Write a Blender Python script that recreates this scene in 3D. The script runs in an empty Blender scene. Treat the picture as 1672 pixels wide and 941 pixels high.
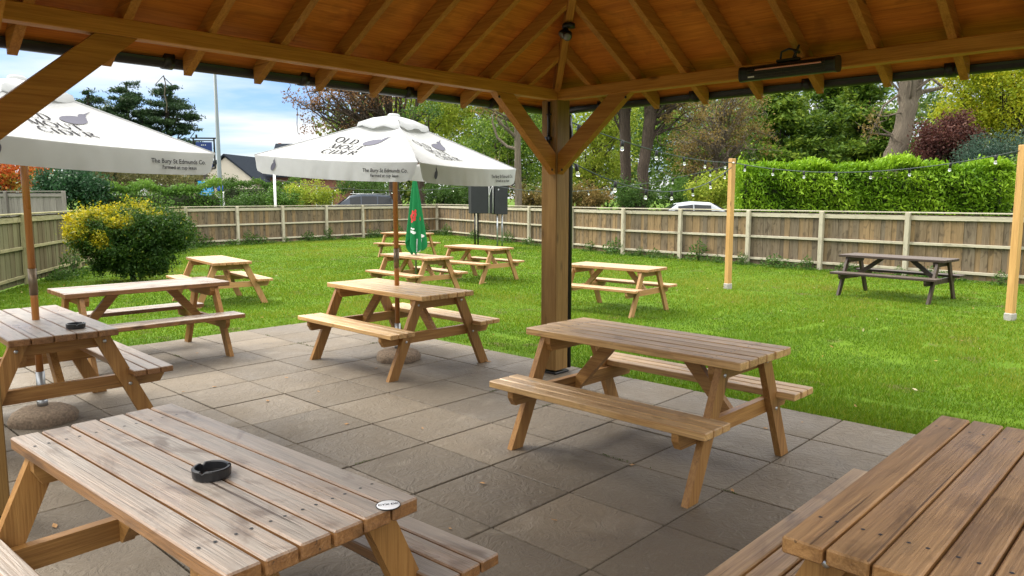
import bpy, bmesh, math, random
import numpy as np
from mathutils import Matrix, Vector
rng = np.random.default_rng(7); random.seed(7)
SC = bpy.context.scene; COL = SC.collection
R = math.radians
# ------------------------------------------------------------------ tags
def tag(o, label=None, cat=None, group=None, kind=None):
    if label: o['label'] = label
    if cat: o['category'] = cat
    if group: o['group'] = group
    if kind: o['kind'] = kind
    return o
def empty(name, loc, rz=0., label=None, cat=None, group=None):
    o = bpy.data.objects.new(name, None); COL.objects.link(o)
    o.location = loc; o.rotation_euler = (0, 0, rz); o.empty_display_size = .1
    return tag(o, label, cat, group)
def copy_tree(o, parent=None):
    c = o.copy(); COL.objects.link(c); c.parent = parent
    for ch in list(o.children): copy_tree(ch, c)
    return c
# ------------------------------------------------------------------ mesh builder
def _template():
    bm = bmesh.new(); bmesh.ops.create_cube(bm, size=2)
    bmesh.ops.bevel(bm, geom=bm.edges[:], offset=.1, segments=1, affect='EDGES', profile=.5)
    bmesh.ops.recalc_face_normals(bm, faces=bm.faces)
    bm.verts.ensure_lookup_table()
    v = np.array([x.co[:] for x in bm.verts]); f = [[q.index for q in p.verts] for p in bm.faces]; bm.free()
    return np.sign(v), (np.abs(v) > .95), f
TS, TF, TFACES = _template()
class MB:
    def __init__(s): s.v = []; s.g = []; s.f = []; s.t = []; s.n = 0; s.sm = []; s.mi = []
    def add(s, v, f, tone=.5, gr=None, smooth=False, mi=0):
        v = np.asarray(v, float)
        s.v.append(v); s.g.append(v if gr is None else gr)
        for q in f: s.f.append([i + s.n for i in q])
        s.t += [tone] * len(f); s.sm += [smooth] * len(f); s.mi += [mi] * len(f); s.n += len(v); return s
    def box(s, c, d, M=None, ch=.004, axis=None, tone=None):
        d = np.array(d, float) / 2; ch = min(ch, d.min() * .45)
        l = TS * np.where(TF, d, d - ch)
        ax = int(np.argmax(d)) if axis is None else axis
        o = [ax] + [i for i in range(3) if i != ax]
        gr = l[:, o] + rng.uniform(-20, 20, 3)
        w = l if M is None else l @ np.array(M).T
        return s.add(w + np.array(c, float), TFACES, rng.random() if tone is None else tone, gr)
    def beam(s, p, q, w, h, up=(0, 0, 1), ch=.004, tone=None):
        p = np.array(p, float); q = np.array(q, float); x = q - p; L = np.linalg.norm(x); x /= L
        y = np.cross(up, x); y /= np.linalg.norm(y); z = np.cross(x, y)
        return s.box((p + q) / 2, (L, w, h), np.stack([x, y, z], 1), ch, 0, tone)
    def prism(s, prof, y0, y1, tone=None, axis=1, gax=0):
        # prof: list of (u, w) polygon; extruded along `axis`
        n = len(prof); v = []
        for y in (y0, y1):
            for (u, w) in prof: v.append((u, y, w) if axis == 1 else (y, u, w) if axis == 0 else (u, w, y))
        f = [list(range(n))[::-1], list(range(n, 2 * n))] + [[i, (i + 1) % n, n + (i + 1) % n, n + i] for i in range(n)]
        v = np.array(v, float)
        o = [gax] + [i for i in range(3) if i != gax]
        return s.add(v, f, rng.random() if tone is None else tone, v[:, o] + rng.uniform(-20, 20, 3))
    def tube(s, pts, r, n=8, cap=True, tone=.5, smooth=True):
        pts = np.array(pts, float); m = len(pts)
        r = np.full(m, r, float) if np.isscalar(r) else np.array(r, float)
        T = np.gradient(pts, axis=0); T /= np.linalg.norm(T, axis=1)[:, None] + 1e-9
        a = np.array([0, 0, 1.]) if abs(T[0][2]) < .9 else np.array([1., 0, 0])
        v = []; gl = []; acc = 0
        for i in range(m):
            x = np.cross(T[i], a); x /= np.linalg.norm(x) + 1e-9; y = np.cross(T[i], x); a = np.cross(x, T[i]) if False else a
            if i: acc += np.linalg.norm(pts[i] - pts[i - 1])
            for k in range(n):
                t = 2 * math.pi * k / n
                v.append(pts[i] + r[i] * (math.cos(t) * x + math.sin(t) * y)); gl.append((acc, r[i] * math.cos(t), r[i] * math.sin(t)))
        f = [[i * n + k, i * n + (k + 1) % n, (i + 1) * n + (k + 1) % n, (i + 1) * n + k] for i in range(m - 1) for k in range(n)]
        if cap: f += [list(range(n))[::-1], [(m - 1) * n + k for k in range(n)]]
        return s.add(v, f, tone, np.array(gl) + rng.uniform(-20, 20, 3), smooth)
    def lathe(s, prof, n=24, c=(0, 0, 0), tone=.5, smooth=True, fn=None):
        v = []
        for (r, z) in prof:
            for k in range(n):
                t = 2 * math.pi * k / n; rr = r if fn is None else fn(r, z, t)
                v.append((c[0] + rr * math.cos(t), c[1] + rr * math.sin(t), c[2] + z))
        m = len(prof)
        f = [[i * n + k, i * n + (k + 1) % n, (i + 1) * n + (k + 1) % n, (i + 1) * n + k] for i in range(m - 1) for k in range(n)]
        return s.add(v, f, tone, None, smooth)
    def build(s, name, mat, parent=None, loc=None):
        me = bpy.data.meshes.new(name)
        v = np.concatenate(s.v); g = np.concatenate(s.g)
        me.from_pydata(v.tolist(), [], s.f)
        me.polygons.foreach_set('use_smooth', np.array(s.sm, bool))
        a = me.attributes.new('gr', 'FLOAT_VECTOR', 'POINT'); a.data.foreach_set('vector', g.astype(np.float32).ravel())
        a = me.attributes.new('tone', 'FLOAT', 'FACE'); a.data.foreach_set('value', np.array(s.t, np.float32))
        bm = bmesh.new(); bm.from_mesh(me); bmesh.ops.recalc_face_normals(bm, faces=bm.faces); bm.to_mesh(me); bm.free()
        for mm in (mat if isinstance(mat, (list, tuple)) else [mat]): me.materials.append(mm)
        if any(s.mi): me.polygons.foreach_set('material_index', np.array(s.mi, np.int32))
        o = bpy.data.objects.new(name, me); COL.objects.link(o)
        if parent is not None: o.parent = parent
        if loc is not None: o.location = loc
        return o
def raw_mesh(name, v, nv, mat, tone=None, parent=None, smooth=False):
    """v: (N*nv,3) vertices forming N separate polygons of nv corners"""
    v = np.ascontiguousarray(v, np.float32); N = len(v) // nv
    me = bpy.data.meshes.new(name)
    me.vertices.add(len(v)); me.vertices.foreach_set('co', v.ravel())
    me.loops.add(len(v)); me.loops.foreach_set('vertex_index', np.arange(len(v), dtype=np.int32))
    me.polygons.add(N); me.polygons.foreach_set('loop_start', np.arange(0, N * nv, nv, dtype=np.int32))
    try: me.polygons.foreach_set('loop_total', np.full(N, nv, np.int32))
    except Exception: pass
    if tone is not None:
        a = me.attributes.new('tone', 'FLOAT', 'FACE'); a.data.foreach_set('value', np.asarray(tone, np.float32))
    me.update(calc_edges=True); me.validate()
    me.materials.append(mat)
    o = bpy.data.objects.new(name, me); COL.objects.link(o)
    if parent is not None: o.parent = parent
    return o
# ------------------------------------------------------------------ materials
def nt(name):
    m = bpy.data.materials.new(name); m.use_nodes = True; n = m.node_tree.nodes; l = m.node_tree.links
    b = n['Principled BSDF']; return m, n, l, b
def plain(name, col, rough=.5, metal=0., spec=.5, noise=0., nscale=20., bump=0., trans=0., coat=0., emit=0.):
    m, n, l, b = nt(name)
    b.inputs['Base Color'].default_value = (*col, 1); b.inputs['Roughness'].default_value = rough
    b.inputs['Metallic'].default_value = metal; b.inputs['Specular IOR Level'].default_value = spec
    if trans: b.inputs['Transmission Weight'].default_value = trans
    if coat: b.inputs['Coat Weight'].default_value = coat
    if emit:
        b.inputs['Emission Color'].default_value = (*col, 1); b.inputs['Emission Strength'].default_value = emit
    if noise or bump:
        tc = n.new('ShaderNodeTexCoord'); t = n.new('ShaderNodeTexNoise'); t.inputs['Scale'].default_value = nscale; t.inputs['Detail'].default_value = 5
        l.new(tc.outputs['Object'], t.inputs['Vector'])
        if noise:
            mx = n.new('ShaderNodeMix'); mx.data_type = 'RGBA'
            mx.inputs[6].default_value = (*[c * (1 - noise) for c in col], 1); mx.inputs[7].default_value = (*[min(1, c * (1 + noise)) for c in col], 1)
            l.new(t.outputs['Fac'], mx.inputs[0]); l.new(mx.outputs[2], b.inputs['Base Color'])
        if bump:
            bp = n.new('ShaderNodeBump'); bp.inputs['Strength'].default_value = bump; bp.inputs['Distance'].default_value = .01
            l.new(t.outputs['Fac'], bp.inputs['Height']); l.new(bp.outputs['Normal'], b.inputs['Normal'])
    return m
def ramp(n, stops):
    r = n.new('ShaderNodeValToRGB'); e = r.color_ramp.elements
    while len(e) < len(stops): e.new(.5)
    for k, (p, c) in enumerate(stops): e[k].position = p; e[k].color = (*c, 1) if len(c) == 3 else c
    return r
def mixc(n, l, f, a, b_, mode='MIX'):
    m = n.new('ShaderNodeMix'); m.data_type = 'RGBA'; m.blend_type = mode
    for k, x in ((0, f), (6, a), (7, b_)):
        if hasattr(x, 'is_output') or isinstance(x, bpy.types.NodeSocket): l.new(x, m.inputs[k])
        elif k == 0: m.inputs[0].default_value = x
        else: m.inputs[k].default_value = (*x, 1)
    return m.outputs[2]
def mapr(n, l, x, a, b_, c, d):
    m = n.new('ShaderNodeMapRange'); l.new(x, m.inputs[0])
    for k, v in zip((1, 2, 3, 4), (a, b_, c, d)): m.inputs[k].default_value = v
    return m.outputs[0]
def math_(n, l, op, a, b_):
    m = n.new('ShaderNodeMath'); m.operation = op
    for k, x in ((0, a), (1, b_)):
        if isinstance(x, bpy.types.NodeSocket): l.new(x, m.inputs[k])
        else: m.inputs[k].default_value = x
    return m.outputs[0]
def wood(name, light, dark, grey=None, greyamt=0., rough=.5, knots=.6, tonevar=.35, spec=.4, bump=.25, bdist=.004, tint2=None, stain=0., cracks=.5):
    m, n, l, b = nt(name)
    at = n.new('ShaderNodeAttribute'); at.attribute_name = 'gr'
    tn = n.new('ShaderNodeAttribute'); tn.attribute_name = 'tone'
    oi = n.new('ShaderNodeObjectInfo')
    va = n.new('ShaderNodeVectorMath'); va.operation = 'ADD'; l.new(at.outputs['Vector'], va.inputs[0])
    vm = n.new('ShaderNodeVectorMath'); vm.operation = 'SCALE'; l.new(oi.outputs['Random'], vm.inputs['Scale']); vm.inputs[0].default_value = (37, 11, 23); l.new(vm.outputs[0], va.inputs[1])
    G = va.outputs[0]
    def mp(sx, sy):
        k = n.new('ShaderNodeMapping'); k.inputs['Scale'].default_value = (sx, sy, sy); l.new(G, k.inputs['Vector']); return k.outputs[0]
    def noise(v, detail=4., dist=0., sc=1.):
        t = n.new('ShaderNodeTexNoise'); t.inputs['Scale'].default_value = sc; t.inputs['Detail'].default_value = detail; t.inputs['Distortion'].default_value = dist; l.new(v, t.inputs['Vector']); return t.outputs['Fac']
    g1 = noise(mp(1.3, 22), 3, 1.2); g2 = noise(mp(4, 150), 4, .4); g3 = noise(mp(1.5, 3), 3)
    f = math_(n, l, 'ADD', math_(n, l, 'MULTIPLY', mapr(n, l, g1, .33, .67, 0, 1), .6), math_(n, l, 'MULTIPLY', mapr(n, l, g2, .36, .64, 0, 1), .5))
    col = mixc(n, l, f, light, dark)
    # knots
    vo = n.new('ShaderNodeTexVoronoi'); vo.inputs['Scale'].default_value = 1; vo.inputs['Randomness'].default_value = 1; l.new(mp(2.4, 7.5), vo.inputs['Vector'])
    ps = n.new('ShaderNodeSeparateColor'); l.new(vo.outputs['Color'], ps.inputs[0])
    kn = mapr(n, l, vo.outputs['Distance'], .06, .17, 1, 0)
    kn = math_(n, l, 'MULTIPLY', kn, math_(n, l, 'GREATER_THAN', ps.outputs[0], .42))
    kn = math_(n, l, 'MULTIPLY', kn, knots)
    col = mixc(n, l, kn, col, tuple(c * .28 for c in dark))
    tv = math_(n, l, 'ADD', math_(n, l, 'MULTIPLY', tn.outputs['Fac'], .7), math_(n, l, 'MULTIPLY', oi.outputs['Random'], .3))
    if tint2: col = mixc(n, l, mapr(n, l, tv, .25, .75, 0, 1), col, mixc(n, l, f, tint2, tuple(c * .6 for c in tint2)))
    if grey:
        ge = n.new('ShaderNodeTexCoord'); sx = n.new('ShaderNodeSeparateXYZ'); l.new(ge.outputs['Normal'], sx.inputs[0])
        up = mapr(n, l, sx.outputs['Z'], .5, .9, 0, 1)
        gf = math_(n, l, 'MULTIPLY', up, mapr(n, l, math_(n, l, 'ADD', math_(n, l, 'MULTIPLY', g3, .7), math_(n, l, 'MULTIPLY', g1, .3)), .35, .6, greyamt * .62, greyamt))
        col = mixc(n, l, gf, col, mixc(n, l, f, grey, tuple(c * .62 for c in grey)))
    ck = noise(mp(.55, 55), 2, .3); ck = math_(n, l, 'MULTIPLY', mapr(n, l, ck, .70, .735, 0, 1), cracks)
    col = mixc(n, l, ck, col, tuple(c * .25 for c in dark))
    if stain:
        st = noise(mp(3.1, 5.3), 6, 1.5)
        col = mixc(n, l, mapr(n, l, st, .54, .68, 0, stain), col, tuple(c * .35 for c in dark))
    hs = n.new('ShaderNodeHueSaturation'); l.new(col, hs.inputs['Color']); l.new(mapr(n, l, tv, 0, 1, 1 - tonevar, 1 + tonevar * .8), hs.inputs['Value'])
    l.new(hs.outputs[0], b.inputs['Base Color'])
    l.new(mapr(n, l, g3, .3, .7, rough - .1, rough + .14), b.inputs['Roughness']); b.inputs['Specular IOR Level'].default_value = spec
    bp = n.new('ShaderNodeBump'); bp.inputs['Strength'].default_value = bump; bp.inputs['Distance'].default_value = bdist
    l.new(math_(n, l, 'SUBTRACT', f, math_(n, l, 'ADD', kn, math_(n, l, 'MULTIPLY', ck, 2.))), bp.inputs['Height']); l.new(bp.outputs['Normal'], b.inputs['Normal'])
    return m
def leafmat(name, c1, c2, c3=None, rough=.55, tr=.35):
    m, n, l, b = nt(name)
    tn = n.new('ShaderNodeAttribute'); tn.attribute_name = 'tone'
    r = ramp(n, [(0, c1), (.5, c2), (1, c3 or c2)]); l.new(tn.outputs['Fac'], r.inputs[0])
    l.new(r.outputs[0], b.inputs['Base Color']); b.inputs['Roughness'].default_value = rough; b.inputs['Specular IOR Level'].default_value = .25
    t = n.new('ShaderNodeBsdfTranslucent'); l.new(r.outputs[0], t.inputs['Color'])
    mx = n.new('ShaderNodeMixShader'); mx.inputs[0].default_value = tr
    l.new(b.outputs[0], mx.inputs[1]); l.new(t.outputs[0], mx.inputs[2]); l.new(mx.outputs[0], n['Material Output'].inputs['Surface'])
    return m
M = {}
M['frame'] = wood('stained_softwood', (.40, .21, .062), (.23, .105, .027), rough=.5, knots=.75, tonevar=.2)
M['top_worn'] = wood('worn_table_boards', (.30, .15, .055), (.16, .07, .022), grey=(.40, .36, .315), greyamt=.97, rough=.36, knots=.8, tonevar=.16, spec=.5, stain=.6, bump=.5, cracks=.8)
M['top_brown'] = wood('brown_table_boards', (.46, .25, .095), (.25, .12, .04), grey=(.43, .275, .14), greyamt=.75, rough=.5, knots=.95, tonevar=.16, spec=.3, stain=.45, bump=.45, cracks=.7)
M['top_pale'] = wood('pale_table_boards', (.46, .26, .11), (.32, .16, .06), grey=(.52, .385, .25), greyamt=.8, rough=.5, knots=1., tonevar=.16, spec=.4, stain=.4, bump=.45, cracks=.7)
M['top_light'] = wood('light_table_boards', (.72, .46, .19), (.40, .21, .07), grey=(.68, .52, .33), greyamt=.55, rough=.42, knots=1., tonevar=.16, spec=.5, stain=.35, bump=.45, cracks=.7)
M['frame_pale'] = wood('pale_softwood', (.46, .27, .11), (.33, .17, .06), rough=.55, knots=.7, tonevar=.18)
M['dark_wood'] = wood('dark_brown_timber', (.075, .048, .034), (.030, .020, .015), grey=(.15, .115, .09), greyamt=.6, rough=.5, knots=.3, tonevar=.3)
M['pav'] = wood('pavilion_timber', (.52, .235, .042), (.33, .132, .019), rough=.6, knots=.8, tonevar=.14, spec=.25)
M['post'] = wood('post_timber', (.29, .17, .055), (.19, .10, .028), rough=.6, knots=.6, tonevar=.1, spec=.25)
M['ply'] = wood('plywood_boarding', (.68, .24, .030), (.45, .135, .015), rough=.6, knots=.25, tonevar=.12, stain=.35, spec=.2, bump=.1)
M['newpost'] = wood('new_pine_post', (.62, .37, .13), (.46, .25, .08), rough=.55, knots=.95, tonevar=.08, cracks=.8, bump=.4)
M['bamboo'] = wood('varnished_pole', (.46, .185, .04), (.32, .115, .022), rough=.3, knots=.25, tonevar=.1, spec=.5)
M['fboard'] = wood('fence_boards', (.29, .235, .165), (.15, .112, .075), rough=.8, knots=.5, tonevar=.5, spec=.15, tint2=(.25, .17, .09), stain=.6)
M['frail'] = wood('fence_rails', (.58, .53, .42), (.40, .36, .26), rough=.8, knots=.3, tonevar=.12, spec=.15, stain=.4)
M['fboard_g'] = wood('mossy_fence_boards', (.24, .20, .12), (.14, .115, .06), rough=.8, knots=.4, tonevar=.35, spec=.15, tint2=(.21, .20, .11))
M['frail_g'] = wood('mossy_fence_rails', (.40, .37, .22), (.27, .25, .12), rough=.8, knots=.3, tonevar=.12, spec=.15, stain=.4)
M['fgrey'] = wood('grey_old_fence', (.30, .27, .25), (.19, .17, .16), rough=.85, knots=.3, tonevar=.25, spec=.1)
M['black'] = plain('black_plastic', (.012, .012, .013), .35)
M['gutter'] = plain('black_gutter', (.010, .009, .009), .4)
M['blackm'] = plain('black_metal', (.015, .015, .016), .4, .3)
M['steel'] = plain('zinc_bolt', (.55, .55, .55), .35, 1.)
M['galv'] = plain('galvanised_tube', (.42, .44, .45), .45, .8, noise=.2)
M['pebble'] = plain('pebbled_concrete', (.23, .17, .115), .85, noise=.85, nscale=55, bump=1.)
M['concrete'] = plain('concrete_footing', (.35, .33, .30), .9, noise=.3, nscale=60, bump=.5)
M['glass'] = plain('clear_bulb_glass', (.95, .95, .95), .03, trans=.85)
M['cable'] = plain('dark_green_cable', (.012, .03, .022), .5)
M['shingle'] = plain('roof_felt', (.06, .05, .045), .9, noise=.4, nscale=12, bump=.4)
M['ink'] = plain('dark_print', (.022, .022, .028), .8, spec=.1)
M['inkgrey'] = plain('grey_print', (.11, .11, .14), .8, spec=.1)
M['white'] = plain('white_paint', (.78, .78, .77), .4)
M['asphalt'] = plain('car_park_asphalt', (.055, .055, .055), .9, noise=.3, nscale=30)
def canvas(name, col, tr=.3):
    m, n, l, b = nt(name)
    tc = n.new('ShaderNodeTexCoord'); t = n.new('ShaderNodeTexNoise'); t.inputs['Scale'].default_value = 3; t.inputs['Detail'].default_value = 6; l.new(tc.outputs['Object'], t.inputs['Vector'])
    c = mixc(n, l, mapr(n, l, t.outputs['Fac'], .35, .7, 0, 1), col, tuple(x * .87 for x in col)); c = mixc(n, l, mapr(n, l, t.outputs['Fac'], .60, .70, 0, .5), c, (col[0] * .72, col[1] * .70, col[2] * .62)); l.new(c, b.inputs['Base Color'])
    b.inputs['Roughness'].default_value = .75; b.inputs['Specular IOR Level'].default_value = .2
    t2 = n.new('ShaderNodeTexNoise'); t2.inputs['Scale'].default_value = 6; t2.inputs['Detail'].default_value = 2; t2.inputs['Distortion'].default_value = 1.2; l.new(tc.outputs['Object'], t2.inputs['Vector'])
    bp = n.new('ShaderNodeBump'); bp.inputs['Strength'].default_value = .3; bp.inputs['Distance'].default_value = .012; l.new(t2.outputs['Fac'], bp.inputs['Height']); l.new(bp.outputs['Normal'], b.inputs['Normal'])
    ts = n.new('ShaderNodeBsdfTranslucent'); l.new(c, ts.inputs['Color'])
    mx = n.new('ShaderNodeMixShader'); mx.inputs[0].default_value = tr; l.new(b.outputs[0], mx.inputs[1]); l.new(ts.outputs[0], mx.inputs[2]); l.new(mx.outputs[0], n['Material Output'].inputs['Surface'])
    return m
M['canvas'] = canvas('white_canvas', (.575, .59, .60))
M['greencloth'] = canvas('green_cloth', (.012, .20, .062), .15)
M['redprint'] = plain('red_print', (.55, .03, .03), .7)
def paving_mat():
    m, n, l, b = nt('riven_paving_slabs')
    at = n.new('ShaderNodeAttribute'); at.attribute_name = 'gr'; tn = n.new('ShaderNodeAttribute'); tn.attribute_name = 'tone'
    def noise(sc, det, dist=0., rough=.5):
        t = n.new('ShaderNodeTexNoise'); t.inputs['Scale'].default_value = sc; t.inputs['Detail'].default_value = det; t.inputs['Distortion'].default_value = dist; t.inputs['Roughness'].default_value = rough; l.new(at.outputs['Vector'], t.inputs['Vector']); return t.outputs['Fac']
    a = noise(2.2, 5, .5); f = noise(120, 3); r = noise(7, 5, 2.2, .55); s = noise(24, 4, 1.5)
    c = mixc(n, l, mapr(n, l, tn.outputs['Fac'], 0, 1, 0, 1), (.108, .086, .059), (.200, .158, .106))
    c = mixc(n, l, mapr(n, l, a, .3, .7, 0, .35), c, (.140, .113, .080))
    c = mixc(n, l, mapr(n, l, f, .3, .75, 0, .45), c, (.09, .075, .06))
    c = mixc(n, l, mapr(n, l, s, .62, .75, 0, .25), c, (.34, .30, .25))
    tc = n.new('ShaderNodeTexCoord')
    def onoise(sc, det, dist):
        t = n.new('ShaderNodeTexNoise'); t.inputs['Scale'].default_value = sc; t.inputs['Detail'].default_value = det; t.inputs['Distortion'].default_value = dist; l.new(tc.outputs['Object'], t.inputs['Vector']); return t.outputs['Fac']
    c = mixc(n, l, mapr(n, l, onoise(.8, 7, .8), .50, .68, 0, .5), c, (.075, .060, .045))
    c = mixc(n, l, mapr(n, l, onoise(2.7, 6, 1.), .60, .70, 0, .4), c, (.21, .18, .137))
    c = mixc(n, l, mapr(n, l, onoise(9, 3, .3), .71, .74, 0, .55), c, (.05, .042, .035))
    l.new(c, b.inputs['Base Color']); l.new(mapr(n, l, a, .3, .7, .5, .75), b.inputs['Roughness']); b.inputs['Specular IOR Level'].default_value = .4
    rr = mapr(n, l, math_(n, l, 'ABSOLUTE', math_(n, l, 'SUBTRACT', r, .5), 0), 0, .12, 0, 1)
    h = math_(n, l, 'ADD', math_(n, l, 'ADD', math_(n, l, 'MULTIPLY', rr, .55), math_(n, l, 'MULTIPLY', s, .5)), math_(n, l, 'MULTIPLY', f, .2))
    bp = n.new('ShaderNodeBump'); bp.inputs['Strength'].default_value = .7; bp.inputs['Distance'].default_value = .009; l.new(h, bp.inputs['Height']); l.new(bp.outputs['Normal'], b.inputs['Normal'])
    return m
M['paving'] = paving_mat()
def soil_mat():
    m, n, l, b = nt('lawn_turf')
    tc = n.new('ShaderNodeTexCoord')
    t = n.new('ShaderNodeTexNoise'); t.inputs['Scale'].default_value = .9; t.inputs['Detail'].default_value = 8; l.new(tc.outputs['Object'], t.inputs['Vector'])
    t2 = n.new('ShaderNodeTexNoise'); t2.inputs['Scale'].default_value = 40; t2.inputs['Detail'].default_value = 4; l.new(tc.outputs['Object'], t2.inputs['Vector'])
    c = mixc(n, l, mapr(n, l, t.outputs['Fac'], .35, .65, 0, 1), (.055, .115, .004), (.09, .16, .005))
    c = mixc(n, l, mapr(n, l, t2.outputs['Fac'], .4, .7, 0, .6), c, (.05, .085, .010))
    t3 = n.new('ShaderNodeTexNoise'); t3.inputs['Scale'].default_value = 1.9; t3.inputs['Detail'].default_value = 6; l.new(tc.outputs['Object'], t3.inputs['Vector'])
    c = mixc(n, l, mapr(n, l, t3.outputs['Fac'], .60, .68, 0, .8), c, (.085, .062, .03))
    l.new(c, b.inputs['Base Color']); b.inputs['Roughness'].default_value = .9; b.inputs['Specular IOR Level'].default_value = .1
    return m
M['turf'] = soil_mat()
M['joint'] = plain('joint_sand', (.012, .010, .008), .95, noise=.3, nscale=60)
M['bark'] = wood('tree_bark', (.15, .108, .075), (.06, .042, .03), rough=.9, knots=.3, tonevar=.15, bump=1., bdist=.06)
M['bark_pale'] = wood('pale_tree_bark', (.33, .275, .20), (.18, .14, .10), rough=.85, knots=.3, tonevar=.1, bump=1., bdist=.05)
M['bark_dark'] = wood('dark_tree_bark', (.075, .055, .04), (.035, .026, .02), rough=.9, knots=.3, tonevar=.1, bump=1., bdist=.05)
# ------------------------------------------------------------------ frames
TH = R(43.353); S_, C_ = math.sin(TH), math.cos(TH); YAW = R(90 - 43.353)
def W(A, B, z=0.): return (A * S_ - B * C_, A * C_ + B * S_, z)
EA, EB = 5.54, 8.59                                   # patio edges
def lawn_z(x, y):
    A = x * S_ + y * C_; B = -x * C_ + y * S_
    d = np.maximum(A - EA, B - EB); t = np.clip(d / 3.5, 0, 1)
    return -.012 - .108 * t * t * (3 - 2 * t)
def lz(x, y): return float(lawn_z(np.array(x), np.array(y)))
# ------------------------------------------------------------------ camera
cam = bpy.data.cameras.new('camera'); co = bpy.data.objects.new('camera', cam); COL.objects.link(co)
co.location = (0, 0, 1.6246); co.rotation_euler = (R(90 - 6.945), 0, 0)
cam.sensor_width = 36; cam.lens = 1214 / 1672 * 36; cam.clip_end = 3000; cam.clip_start = .05
SC.camera = co
# ================================================================== SETTING
def build_lawn():
    a1 = np.concatenate([np.arange(-30, EA, .8), [EA], EA + np.array([.15, .4, .8, 1.3, 2, 2.8, 3.6]), np.arange(EA + 4.5, 46, 1.2)])
    b1 = np.concatenate([np.arange(-34, EB, .8), [EB], EB + np.array([.15, .4, .8, 1.3, 2, 2.8, 3.6]), np.arange(EB + 4.5, 44, 1.2)])
    vs = []; idx = {}
    for i, A in enumerate(a1):
        for j, B in enumerate(b1):
            x, y, _ = W(A, B); idx[i, j] = len(vs); vs.append((x, y, lz(x, y)))
    fs = [[idx[i, j], idx[i + 1, j], idx[i + 1, j + 1], idx[i, j + 1]] for i in range(len(a1) - 1) for j in range(len(b1) - 1) if a1[i] >= EA - 1e-6 or b1[j] >= EB - 1e-6]
    m = MB(); m.add(vs, fs, smooth=True); return tag(m.build('lawn', M['turf']), kind='structure')
build_lawn()
g = MB(); g.add([(-900, -900, -.16), (900, -900, -.16), (900, 1200, -.16), (-900, 1200, -.16)], [[0, 1, 2, 3]]); tag(g.build('ground', M['turf']), kind='structure')
# paving: real slabs over a bed
pv = MB(); bed = MB()
ia = np.arange(-14, 1); jb = np.arange(-18, 11)
for i in ia:
    for j in jb:
        A = 4.931 + .61 * i + .305; B = 1.879 + .61 * j + .305
        c = rng.uniform(-20, 20, 3); d = np.array([.600, .600, .05]) / 2
        l = TS * np.where(TF, d, d - .004); k = rng.integers(4); cs, sn = [(1, 0), (0, 1), (-1, 0), (0, -1)][k]
        gr = np.stack([l[:, 0] * cs - l[:, 1] * sn, l[:, 0] * sn + l[:, 1] * cs, l[:, 2]], 1) + c
        pv.add(l + np.array([A, B, -.025 + rng.normal(0, .0012)]), TFACES, float(np.clip(rng.normal(.45, .25), 0, 1)), gr)
p = pv.build('patio_paving', M['paving']); p.rotation_euler = (0, 0, YAW); tag(p, kind='structure')
bed.add([(-4.5, -9.6, -.019), (EA + .01, -9.6, -.019), (EA + .01, EB + .01, -.019), (-4.5, EB + .01, -.019)], [[0, 1, 2, 3]])
p = bed.build('paving_bed', M['joint']); p.rotation_euler = (0, 0, YAW); tag(p, kind='structure')
cp = MB(); cp.add([(-60, 38, .10), (60, 38, .10), (60, 56, .10), (-60, 56, .10)], [[0, 1, 2, 3]]); cp.add([(12, 16, -.05), (60, 16, -.05), (60, 37.9, -.05), (1.5, 37.9, -.05), (1.5, 32, -.05)], [[0, 1, 2, 3, 4]])
tag(cp.build('car_park', M['asphalt']), kind='structure')
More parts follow.
